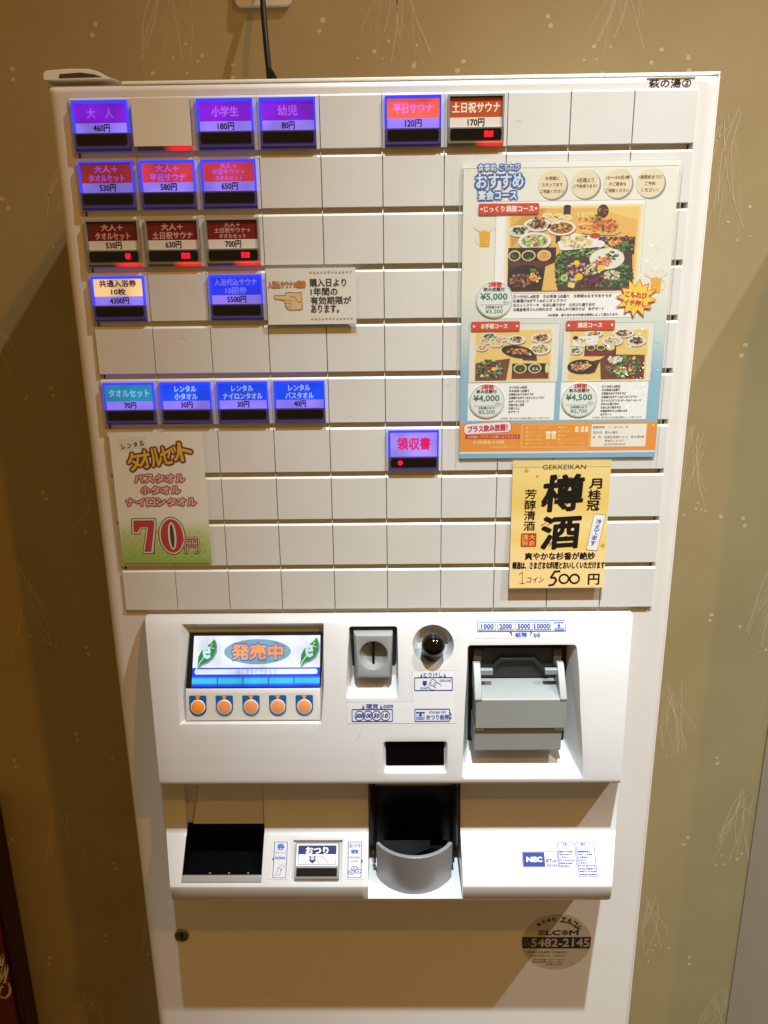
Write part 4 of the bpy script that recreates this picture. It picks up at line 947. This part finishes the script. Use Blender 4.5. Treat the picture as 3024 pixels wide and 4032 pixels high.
a.poly([(34, 45), (50, 31), (62, 31), (36, 58)], (214, 160, 76), 3.2); a.poly([(100, 31), (129, 31), (129, 40), (112, 36)], (244, 204, 120), 3.2)
a.rect(73.6, 29.6, 78.8, 35.4, (48, 40, 66), 4); a.ell(76.2, 29.8, 2.6, 0.9, (20, 18, 40), 4.6)
a.ell(102.6, 33.6, 4.2, 4.8, (72, 44, 30), 4, 16); blob(102.6, 33, 3.4, 3.8, 16, BRN, 4.5, 11, 0.9)
for (u, v) in ((62, 36.0), (70, 36.4), (66.4, 38.2), (76.6, 37.6)): a.ell(u, v, 3.6, 1.8, (246, 236, 200), 4, 16); a.ell(u, v-0.2, 2.4, 1.0, (236, 206, 130), 4.5, 12)
a.rect(84.6, 34.2, 97, 38.2, (232, 214, 120), 4); blob(90, 36, 6, 1.6, 16, SAL, 4.6, 3, 0.9)
dish_(54.8, 42.4, 10.2, 4.6, BRN, 5, 21, 44, sz=1.5); blob(55, 39.4, 5.0, 3.0, 22, BRN, 7.4, 22, 1.3)
dish_(72.6, 44.8, 10.6, 5.2, BRN+SAL[:2], 5, 23, 60, fill=(186, 116, 52))
blob(94, 41, 10, 5.0, 70, OR, 6, 24, 1.7); blob(104, 43.6, 10, 4.6, 80, [(196, 84, 40), (226, 120, 60), (160, 62, 34), (216, 150, 90)], 7.2, 25, 1.5); blob(98.6, 38.4, 3.6, 2.2, 18, GRN, 8.4, 26, 1.1)
a.line([(88, 48.4), (98, 50.0), (112, 50.2), (117, 48.0)], 0.7, (170, 166, 150), 8.6)
dish_(41.0, 46.6, 7.4, 4.0, GRN, 5, 27, 44, sz=1.2)
dish_(53.2, 53.8, 12.4, 6.2, SAL, 8, 28, 90, fill=(190, 204, 150), sz=1.5); a.ell(54.0, 56.2, 1.6, 1.4, (214, 44, 36), 10.6, 10)
a.rect(68.8, 50.4, 72.4, 55.2, (36, 30, 44), 6); a.poly([(70, 54.8), (82, 48.6), (101, 51.6), (98, 59), (84, 61.4), (72, 60)], (244, 240, 230), 9)
blob(84.6, 54.4, 11.6, 4.6, 90, TMP, 9.6, 29, 1.8)
a.ell(97.8, 50.6, 4.0, 2.0, (200, 60, 50), 9.8, 12); a.ell(100.6, 56.4, 5.0, 2.6, (236, 236, 232), 10, 16)
a.rect(100.6, 51.6, 127.6, 64, (56, 36, 34), 7); blob(110, 55.6, 8.4, 3.6, 60, OR, 7.6, 30, 1.5); blob(121, 58.6, 6, 3.6, 56, GRN, 7.8, 31, 1.5); blob(119, 53, 8, 1.6, 30, BRN, 8.0, 32, 1.3); a.ell(104.6, 53.6, 1.6, 2.6, (40, 70, 130), 8.4)
a.rect(33.8, 58.4, 69.4, 71.2, (44, 26, 24), 9.8); a.rect(34.0, 68.0, 69.2, 72.4, (96, 40, 32), 10.2)
for u in (36.6, 49.0, 60.6): a.ell(u if u > 40 else 38.6, 64.0, 5.3 if u > 40 else 4.6, 3.9, (226, 204, 140), 10.8, 24); a.ell(u if u > 40 else 38.6, 64.1, 4.3 if u > 40 else 3.6, 3.0, (232, 166, 92) if u > 60 else (52, 48, 26), 11.1, 20)
blob(49, 64.8, 2.2, 1.4, 14, GRN, 11.6, 33, 0.9); blob(60.6, 63.6, 3.0, 1.8, 14, [(240, 196, 130), (220, 150, 80)], 11.6, 34, 1.0); blob(38.6, 64.4, 2.0, 1.4, 10, GRN, 11.6, 35, 0.8)
a.rect(34.0, 72.4, 62, 89.4, (52, 30, 22), 10.6); a.ell(47.6, 79.4, 13.4, 8.8, (22, 18, 18), 11.2, 30); blob(43.4, 82.0, 8.8, 4.6, 110, [(120, 66, 48), (160, 100, 76), (92, 48, 38), (188, 134, 106), (70, 36, 30)], 11.8, 36, 1.5, 34.4, 62, 89.2)
blob(54.4, 79.6, 3.6, 3.6, 30, OR, 13.2, 37, 1.5); blob(53.6, 74.6, 4.2, 1.6, 24, GRN, 13.4, 38, 1.1)
a.poly([(62, 72), (70.6, 68.6), (73, 89.4), (60, 89.4)], (236, 190, 104), 11)
a.poly([(68.6, 70), (76, 60.6), (100, 58.6), (126, 62), (128.6, 89.2), (72, 89.4)], (64, 50, 44), 12)
blob(73.6, 74, 4.0, 13, 150, GRN, 12.6, 39, 1.5, 66, 129, 89.2); blob(98, 62.6, 22, 3.4, 120, GRN+SAL[:1], 12.6, 40, 1.6, 66, 129, 89.2); blob(121, 80, 7, 9, 130, GRN, 12.6, 41, 1.7, 66, 129.4, 89.2)
blob(99, 84, 26, 5.0, 150, GRN+PNK[:2], 12.8, 42, 1.6, 70, 129, 89.2)
a.ell(107.6, 67.0, 13.0, 7.6, (236, 232, 216), 13.8, 34); blob(105, 68.6, 7.6, 3.8, 60, [(224, 130, 70), (206, 100, 50), (238, 170, 110)], 14.4, 43, 1.4); blob(111.6, 65.0, 4.6, 3.2, 34, GRN, 14.6, 44, 1.2)
blob(86, 75.6, 8.4, 6.4, 110, PNK, 13.8, 45, 1.6); blob(97.4, 74.0, 6.6, 4.4, 60, SAL, 14.4, 46, 1.3); a.ell(103.6, 73.6, 2.8, 2.2, (238, 206, 60), 15.6, 12); a.ell(85.2, 69.6, 2.4, 1.8, (244, 208, 40), 15.6, 12)
a.ell(87.4, 79.6, 3.0, 2.4, (244, 196, 30), 15.6, 14); a.ell(76.4, 80.2, 2.7, 2.6, (196, 214, 130), 15.6, 14); a.ell(76.4, 80.2, 1.5, 1.4, (120, 160, 70), 15.9, 10); a.rect(79.6, 83.6, 84.6, 87.4, (236, 214, 120), 15.6, rot=12)
blob(98, 83.4, 8.0, 4.6, 90, [(92, 28, 60), (120, 50, 84), (60, 18, 40)], 14.6, 47, 1.5, 70, 129, 89.2); blob(112, 78.6, 6.4, 3.4, 44, [(232, 220, 190), (210, 190, 150)], 14.6, 48, 1.4)
# roundels with prices
def price_ring(cu, cv, big, small, w=13.6):
    a.ell(cu, cv, w+0.4, 13.4, (236, 238, 234), 16.4, 40); a.ring(cu, cv, w, 13.0, 0.45, GR, 17, 44, dash=0.6)
    a.T('2時間', cu-4.8, cv-12.6, cu+4.8, cv-9.0, (222, 40, 40), 17.6, bold=0.22); a.T('飲み放題付', cu-8.4, cv-8.8, cu+7.4, cv-6.0, (44, 40, 46), 17.6, bold=0.12)
    a.T(big, cu-10.6, cv-4.6, cu+9.6, cv+0.8, (28, 120, 92), 17.6, bold=0.22); a.T('(税込)', cu+6.4, cv+1.4, cu+12.0, cv+3.2, GR, 17.6)
    a.line([(cu-10.4, cv+3.9), (cu+10.6, cv+3.9)], 0.3, GR, 17.6); a.T('お料理のみで', cu-6.6, cv+4.6, cu+6.4, cv+6.6, (60, 52, 56), 17.6, bold=0.06); a.T(small, cu-6.6, cv+7.2, cu+6.4, cv+10.6, (50, 140, 116), 17.6, bold=0.08)
a.rect(23.8, 90.4, 133.4, 109.6, WH, 1.2)
price_ring(24.4, 95.4, '¥5,000', '¥3,200')
for s, u0, v0, u1, v1 in (('①つき出し&枝豆　②お刺身 5点盛り　③季節のおすすめサラダ', 38.6, 92.3, 113.1, 94.8), ('④唐揚げ&ポテト&オニオンフライ', 38.7, 95.4, 79.0, 97.9), ('⑤カットステーキ　⑥点心盛り合せ　⑦天ぷら盛り合せ', 38.9, 98.6, 100.8, 101.1), ('⑧鎌倉東洋さんの肉ちまき　⑨あんかけ焼きそば　⑩デザート', 39.0, 101.8, 108.0, 104.3), ('※お刺身、盛り合わせの内容は季節によって変わります。', 65.7, 106.4, 119.3, 108.4)):
    a.T(s, u0, v0, u1, v1, DT, 3, bold=0.12, n=2)
# red tags
def redtag(u0, v0, u1, v1, s, t0, t1, ly=17):
    a.rect(u0, v0, u1, v1, (214, 62, 44), ly, r=1.2)
    a.T(s, t0, v0+1.7, t1, v1-1.7, (250, 226, 208), ly+1.4, bold=0.22)
    for u in (u0+2.2, u1-2.2): a.ell(u, (v0+v1)/2, 0.9, 0.9, (250, 240, 228), ly+1.4, 12)
redtag(10.9, 27.3, 55.4, 34.8, 'じっくり満腹コース', 15.0, 51.4)
def mug(u, v, s_, ly=2, flip=1):
    a.poly([(u-4.4*s_, v-5*s_), (u+4.4*s_, v-5*s_), (u+3.9*s_, v+6.6*s_), (u-3.9*s_, v+6.6*s_)], (240, 176, 40), ly)
    a.ring(u-4.6*flip*s_, v+0.6*s_, 3.4*s_, 4.4*s_, 0.8*s_, (232, 226, 212), ly-0.4, 16)
    for i, (x, y) in enumerate(((-6, -9), (-2.4, -11), (2, -11.2), (6, -9.4), (-3.6, -7.6), (3, -7.4), (0, -8.6))): a.ell(u+x*s_, v+y*s_, 3.4*s_, 2.7*s_, (240, 232, 212), ly+0.6+0.1*i, 14)
    for i in range(9): r = random.Random(i+int(u)); a.ell(u+r.uniform(-3, 3)*s_, v+r.uniform(-3, 5)*s_, 0.4*s_, 0.4*s_, (252, 224, 150), ly+1.6, 6)
mug(16.0, 51.2, 0.92); mug(145.8, 86.0, 0.92, flip=-1)
st = []
for i in range(24): t = 2*math.pi*i/24+0.1; rr = (15.8 if i % 2 == 0 else 10.2)*(1+0.06*math.sin(i*2.1)); st.append((131.8+rr*math.cos(t), 95.8+rr*0.92*math.sin(t)))
for k, c in enumerate(((212, 36, 72), (250, 214, 70))):
    f = 1.0 if k == 0 else 0.92; ctr = (131.8, 95.8); pp = [(ctr[0]+(u-ctr[0])*f, ctr[1]+(v-ctr[1])*f) for u, v in st]
    for i in range(24): a.poly([ctr, pp[i], pp[(i+1) % 24]], c, 18+k)
a.T('こもれび', 123.4, 91.2, 139.6, 95.4, (214, 60, 40), 20, bold=0.3, rot=6); a.T('イチ押し！', 122.6, 97.2, 141.4, 101.4, (214, 60, 40), 20, bold=0.3, rot=6)
# the two lower menus
for o_, big, small, tg_, tt, lst in ((0, '¥4,000', '¥2,200', 'お手軽コース', (14.6, 34.8), ['①つき出し&枝豆', '②お刺身 2点盛り', '③季節のおすすめサラダ', '④唐揚げ&ポテト&オニオンフライ', '⑤ポークマスタード', '⑥揚げ出し豆腐', '⑦鍋うどん', '⑧デザート']),
                                     (72.6, '¥4,500', '¥2,700', '満足コース', (88.6, 107.2), ['①つき出し&枝豆', '②お刺身3点盛り', '③季節のおすすめサラダ', '④唐揚げ&ポテト&オニオンフライ', '⑤ミックスグリル ポーク&ソーセージ', '⑥天ぷら盛り合せ', '⑦あんかけ焼きそば', '⑧鎌倉東洋さんの肉ちまき', '⑨デザート'])):
    a.rect(5.6+o_, 113.4, 75.4+o_*0.995, 158.2, (232, 234, 226), 0.6); frame_line(5.6+o_, 113.4, 75.4+o_*0.995, 158.2, (170, 170, 160))
    a.rect(5.6+o_, 158.4, 73.8+o_*1.0, 188.2, WH, 0.6)
    price_ring(20.6+o_, 172.4, big, small)
    redtag(7.0+o_, 111.6, 44.4+o_, 118.6, tg_, *tt)
    for i, t in enumerate(lst): a.T(t, 37.8+o_, 161.0+i*2.75, 37.8+o_+min(35, len(t)*1.75), 163.0+i*2.75, DT, 3, bold=0.1, n=2)
    a.T('※お刺身、盛り合わせの内容は季節によって変わります。', 31.7+o_, 185.6, 70.9+o_, 187.3, DT, 3)
photo(10.8, 118.2, 69.0, 156.6, (240, 206, 124)); photo(83.4, 118.8, 143.0, 156.8, (240, 206, 124))
for (u, v, ru, rv, pal, n, s_) in ((21, 122.6, 6.0, 2.8, GRN, 30, 1.0), (30, 124.6, 5.4, 2.4, OR, 14, .9), (41.8, 125.6, 7.4, 3.4, BRN, 36, 1.1), (61, 124.4, 8.0, 3.6, [(196, 84, 40), (226, 120, 60), (160, 62, 34), (60, 90, 40)], 44, 1.3), (18.4, 126.6, 4.6, 2.2, OR, 14, .9), (26.6, 128.6, 5.0, 2.4, OR, 14, .9), (15.4, 131.4, 4.6, 2.6, OR, 14, .9), (60.6, 132.6, 8.2, 4.4, SAL, 60, 1.2)):
    dish_(u, v, ru, rv, pal, 5, int(u*7), n, sz=s_)
a.ell(43.6, 134.6, 12.8, 4.6, (28, 22, 20), 8, 30, rot=0.18); a.poly([(46, 137), (58, 136.4), (58.6, 141.4), (48, 141)], (92, 44, 28), 7.6); blob(43.4, 134.4, 8.0, 2.2, 50, [(206, 120, 60), (230, 160, 90), (170, 84, 40)], 8.8, 51, 1.2); blob(51.8, 136.0, 2.4, 1.8, 16, SAL, 9.8, 52, 1.0)
a.poly([(11, 143), (37.8, 139.6), (35.2, 156.2), (11, 156.4)], (120, 60, 40), 7.6); blob(22.4, 147.6, 10.6, 7.0, 200, GRN+SAL[:2]+GRN, 8.2, 53, 1.5, 11, 69, 156.4); blob(23.6, 147, 4.4, 4, 50, PNK, 9.4, 54, 1.3); a.ell(25.0, 147.6, 1.6, 1.5, (246, 206, 30), 10.8, 12); blob(23.6, 144.0, 3.0, 1.4, 24, [(50, 20, 34), (90, 40, 50)], 10.4, 55, 1.2)
a.rect(39.6, 143.6, 67.8, 152.2, (30, 24, 20), 8); a.rect(39.4, 150.8, 68.0, 155.0, (120, 44, 36), 8.4)
for u in (45.8, 57.2, 66.6):
    ru = 5.2 if u < 60 else 1.5; a.ell(u, 147.4, ru, 3.8, (226, 216, 150), 9, 24); a.ell(u, 147.5, ru*0.8, 3.0, (60, 62, 34) if u < 60 else (236, 214, 150), 9.4, 20)
blob(45.8, 147.8, 2.0, 1.4, 12, GRN, 10, 56, 0.8); blob(57.2, 148, 2.2, 1.4, 14, SAL, 10, 57, 0.8)
for (u, v, ru, rv, pal, n, s_) in ((101, 121.8, 7.0, 2.6, OR+BRN, 30, 1.0), (124, 121.6, 8.4, 3.2, BRN, 40, 1.2), (116, 127.4, 8.0, 3.6, SAL, 60, 1.1), (134.6, 127.6, 7.0, 4.0, BRN, 44, 1.2), (88.4, 134.4, 4.8, 3.0, GRN, 34, .9)):
    dish_(u, v, ru, rv, pal, 5, int(u*5), n, sz=s_)
a.poly([(85, 130.4), (86.4, 124), (104, 122.8), (105, 129.6), (96, 132)], (240, 238, 230), 7); blob(93.6, 127.4, 6.6, 2.8, 50, TMP+[(246, 246, 244)], 7.6, 61, 1.4); a.ell(87.6, 124.6, 2.0, 1.4, (28, 26, 24), 9); a.rect(101.6, 124.0, 105.2, 127.6, (236, 236, 240), 8.6)
a.rect(95.2, 130.6, 119.2, 135.6, (40, 24, 20), 9.2); a.rect(95.0, 134.2, 119.4, 138.2, (120, 36, 30), 9.6)
for u in (99.8, 107.4, 114.8): a.ell(u, 132.2, 3.5, 2.2, (220, 206, 140), 10.2, 20); a.ell(u, 132.3, 2.7, 1.6, (236, 214, 160) if u > 110 else (66, 70, 34), 10.5, 16)
a.ell(93.4, 146.6, 11.0, 5.6, (24, 20, 20), 8, 30); a.poly([(98, 143), (108, 141), (104, 151), (98, 152.4)], (86, 40, 26), 7.6); blob(91.6, 146.6, 6.6, 3.2, 60, [(226, 180, 130), (236, 206, 160), (190, 130, 84), (150, 90, 56)], 8.8, 62, 1.4, 83.6, 142, 156); blob(97.6, 144.6, 3.2, 2.0, 22, OR+GRN[:1], 10, 63, 1.1)
a.poly([(107.4, 141), (113.4, 137.4), (141.6, 138), (142.2, 156), (109, 156.2)], (110, 50, 34), 8); blob(126, 146.6, 13.4, 7.8, 260, GRN+GRN+SAL[:1]+PNK[:2], 8.6, 64, 1.6, 108, 142.4, 156.2); blob(119.4, 141.4, 6.0, 2.4, 34, [(236, 238, 234), (210, 220, 210), (176, 196, 160)], 10, 65, 1.4)
blob(124, 151, 5.4, 3.4, 34, SAL, 10.2, 66, 1.3); blob(130.6, 148.2, 3.4, 3, 30, PNK, 10.4, 67, 1.2)
for u, v in ((116.6, 142.6), (133.4, 140.6), (131.0, 149.4)): a.ell(u, v, 1.3, 1.2, (248, 210, 40), 11.8, 10)
# orange foot band
OG = (240, 150, 46)
a.rect(-0.4, 190.0, 155.9, 213.2, OG, 1.0); a.rect(-0.4, 213.2, 155.9, 215.0, (216, 232, 240), 1.0)
a.rect(2.6, 189.4, 40.6, 198.6, (214, 60, 90), 2, r=3.2, rot=-3); a.rect(3.1, 189.9, 40.1, 198.1, (246, 240, 236), 2.6, r=2.8, rot=-3); a.T('プラス飲み放題！', 6.0, 191.6, 37.4, 196.8, (206, 30, 74), 4, bold=0.3, rot=-3)
a.rect(4.0, 199.4, 47.6, 202.8, (204, 34, 50), 2); a.T('お料理にプラスでお楽しみください！', 6.0, 200.0, 45.8, 202.2, (244, 210, 150), 4, bold=0.04)
a.T('★2時間飲み放題', 10.0, 204.2, 35.2, 206.9, (250, 214, 110), 3, bold=0.15); a.T('1,800円(税込)', 24.0, 208.4, 42.4, 210.8, (248, 206, 110), 3, bold=0.08)
YL = (250, 212, 100); a.box_line(48.6, 191.2, 103.6, 210.4, 0.35, YL, 2, 0.2); a.box_line(49.4, 192.0, 102.8, 209.6, 0.25, YL, 2, 0.2)
for i, (s, t) in enumerate((('●キリン一番搾り', '●梅酒'), ('●ハイボール', '●日本酒'), ('●サワー各種', '●焼酎'), ('●酎ハイ各種', '●ソフトドリンク'), ('●ワイン(赤・白)', '（緑茶・ウーロン茶）'))):
    a.T(s, 52.2, 193.2+i*3.2, 52.2+len(s)*2.1, 195.2+i*3.2, YL, 3, bold=0.04, n=2); a.T(t, 78.0, 193.2+i*3.2, 78.0+len(t)*2.1, 195.2+i*3.2, YL, 3, bold=0.04, n=2)
for u in (70.0, 74.4): a.rect(u-1.7, 198.6, u+1.7, 203.6, (252, 228, 150), 3+u*0.01, r=0.5); a.ell(u, 198.2, 2.2, 1.3, (252, 244, 220), 5, 12)
for u in (92.6, 97.0, 100.4): a.rect(u-1.4, 193.8, u+1.3, 198.2, (252, 232, 180), 3.4, r=0.4); a.ell(u, 193.8, 1.3, 0.5, (255, 246, 220), 4.2, 12)
a.rect(104.2, 191.8, 147.8, 210.0, (244, 240, 228), 2.2)
for s, u0, v0, u1, v1 in (('営業時間：11：30〜22：00', 105.4, 193.2, 133.1, 195.2), ('定休日：第3火曜日', 105.6, 197.4, 125.2, 199.4), ('住　所：台東区根岸2-13-13　萩の湯2階', 105.4, 201.2, 146.2, 203.2), ('食事処こもれび', 115.4, 204.2, 130.4, 206.0), ('tel 03-5603-8163', 115.0, 207.0, 131.8, 208.8)):
    a.T(s, u0, v0, u1, v1, (120, 92, 70), 4)
a.T('※ラストオーダーは30分前です。', 68.7, 210.9, 101.1, 212.6, (252, 222, 140), 3)
put(a, 'print', mp)
# laminate pouch with gentle ripples and rounded corners, larger than the sheet
lm = Art(0, 0, lambda x, z: 5.2+0.35*math.sin(x*0.11)*math.sin(z*0.07+1)+0.2*math.sin(x*0.31+z*0.13))
nx, nz = 40, 56; b0 = len(lm.v); k = lm.mi('laminate')
def rc(i, j):
    u = 56.6+(217.6-56.6)*i/nx; v = 47.4+(269.2-47.4)*j/nz
    return u, v
for i in range(nx+1):
    for j in range(nz+1): u, v = rc(i, j); lm.v.append(lm.q(u, v, 0))
for i in range(nx):
    for j in range(nz):
        if (i, j) in ((0, 0), (nx-1, 0), (0, nz-1), (nx-1, nz-1)): continue
        p = b0+i*(nz+1)+j; lm.f.append([p, p+1, p+nz+2, p+nz+1]); lm.m.append(k)
lo = put(lm, 'laminate', mp); lo.data.shade_smooth()
cr = MB(); r = random.Random(12)
for i in range(230):                                    # glints of the crinkled film, added as facets tilted to reflect the ceiling lamp
    t = r.random(); u = 212-26*t+r.gauss(0, 3.5) if i < 60 else 196+r.gauss(0, 9); z = (-92-62*t+r.gauss(0, 3)) if i < 60 else -196+r.gauss(0, 15)
    if i >= 218: u, z = 174+r.gauss(0, 2.5), -128+r.gauss(0, 6)
    if not 60 < u < 215: continue
    l = r.uniform(0.4, 1.2); w = r.uniform(0.15, 0.45); ph = r.uniform(0.9, 2.2); el_ = math.radians(r.gauss(36, 7)); az = math.radians(r.gauss(-11, 7))
    nrm = Vector((math.sin(az)*math.cos(el_), math.cos(az)*math.cos(el_), math.sin(el_))); e1 = nrm.cross(Vector((math.cos(ph), 0, math.sin(ph)))).normalized(); e2 = nrm.cross(e1); c = Vector((u, 6.1, z))
    cr.face([c-e1*l*0.8-e2*w*0.3, c+e2*w*0.8, c+e1*l*0.8+e2*w*0.2, c-e2*w*0.8], 'film_glint')
cre = build(cr, 'laminate_glint', mp, smooth=0); cre['kind'] = 'stuff'
ed = Art(0, 0, lambda x, z: 5.0)
ed.box_line(56.2, 47.0, 218.0, 269.6, 0.35, (206, 206, 204), 0, 3.5); put(ed, 'laminate_edge', mp)

# ================================================================== things round the machine
# neighbouring machine at the right: only its side shows
nm = thing('ticket_machine', (688, -100, -1204), 'neighbouring machine at the right edge, only its plain shaded side visible', 'ticket machine')
m = MB(); m.box(446, 930, -198.5, -20.5, -1203, 26, 'body_white'); build(m, 'cabinet', nm, bevel=2.2)
m = MB(); m.box(448, 928, -20, 0, -1190, 21, 'panel_white'); build(m, 'door_panel', nm, bevel=6, seg=3)
m = MB(); m.prism_x([(0.2, -402), (12, -412), (40, -490), (48, -537), (24, -541), (29, -600), (59, -631), (57, -650), (0.2, -653)], 480, 896, 'moulded_white'); build(m, 'payment_panel', nm, bevel=1.5)
for r in range(10):
    m = MB(); m.box(463, 913, 0.2, 2, -r*H-36, -r*H, 'tile_white'); build(m, 'cover_row', nm, bevel=0.6)

# red board at the lower left
rc_o = thing('red_sign_board', (-620, -180, -1204), 'dark red board standing against the wall at lower left with white script', 'sign board')
m = MB(); m.box(-780, -483.5, -198.5, -168, -1203.5, -720, 'red_frame'); build(m, 'frame', rc_o, bevel=3, seg=3)
m = MB(); m.box(-774, -491, -167.8, -163, -1196, -730, 'red_paint'); build(m, 'front_panel', rc_o, bevel=1.5, seg=3)
a = Art(0, 0, lambda x, z: -162.9)
CR = (206, 190, 172)
def curl(pts, w):
    out = []
    for i in range(len(pts)-1):
        p0 = pts[max(i-1, 0)]; p1 = pts[i]; p2 = pts[i+1]; p3 = pts[min(i+2, len(pts)-1)]
        for t in [k/6 for k in range(6)]:
            out.append(tuple(0.5*((2*p1[c])+(-p0[c]+p2[c])*t+(2*p0[c]-5*p1[c]+4*p2[c]-p3[c])*t*t+(-p0[c]+3*p1[c]-3*p2[c]+p3[c])*t**3) for c in (0, 1)))
    out.append(pts[-1]); a.line(out, w, CR, 0)
curl([(-545, 985), (-530, 978), (-516, 955), (-509, 930), (-513, 924), (-520, 945), (-521, 972), (-514, 980), (-505, 970), (-499, 956)], 3.4)
curl([(-514, 982), (-503, 962), (-497, 944), (-494, 938), (-496, 950), (-503, 972), (-506, 984)], 3.2)
curl([(-504, 980), (-496, 966), (-491.5, 954), (-492, 962), (-497, 978), (-500, 986), (-495, 982), (-492.5, 988), (-494, 998), (-501, 1006), (-508, 1002), (-505, 992), (-498, 984)], 3.0)
put(a, 'script_print', rc_o)

# outlet plate, plug and cord above the machine
wp = thing('wall_outlet', (-110, -200, 117), 'cream wall outlet plate at the top edge with black cord over it', 'outlet')
m = MB(); m.prism_d(rrect(-136.5, 116.5, -84, 200, 6, 5), -199.6, -194.6, 'plate_white'); build(m, 'plate', wp, bevel=1.4)
m = MB(); m.prism_d(rrect(-123, 132, -97, 184, 2, 3), -194.4, -192.6, 'lip_white'); build(m, 'socket', wp, bevel=0.5)
pc = thing('power_cord', (-106, -160, 150), 'black power cord hanging down behind the machine top', 'cord')
def tube(name, pts, r, m_, parent, n=10):
    mb = MB(); rings = []
    for i, p in enumerate(pts):
        p = Vector(p); t = (Vector(pts[min(i+1, len(pts)-1)])-Vector(pts[max(i-1, 0)])).normalized(); u = t.cross(Vector((0, 1, 0.01))).normalized(); w = t.cross(u)
        rings.append([tuple(p+(u*math.cos(6.2832*k/n)+w*math.sin(6.2832*k/n))*r) for k in range(n)])
    mb.loft(rings, m_); return build(mb, name, parent, smooth=60)
tube('cord', [(-108.5, -186, 140), (-107.6, -176, 124), (-106.4, -168, 104), (-104.2, -160, 78), (-102.2, -156, 52), (-100.6, -154, 26), (-100, -154, -60), (-100, -170, -120)], 2.6, 'cord_black', pc)
m = MB(); m.box(-114, -103, -194, -178, 138, 154, 'cord_black'); build(m, 'plug', pc, bevel=2.5)
m = MB(); m.prism_d([(-103.6, 56), (-100.0, 56.4), (-96.6, 51.4), (-95.4, 48.4), (-96.6, 45.8), (-99.2, 44.6), (-104, 44)], -159, -153, 'cord_black'); build(m, 'cord_clip', pc, bevel=0.8)
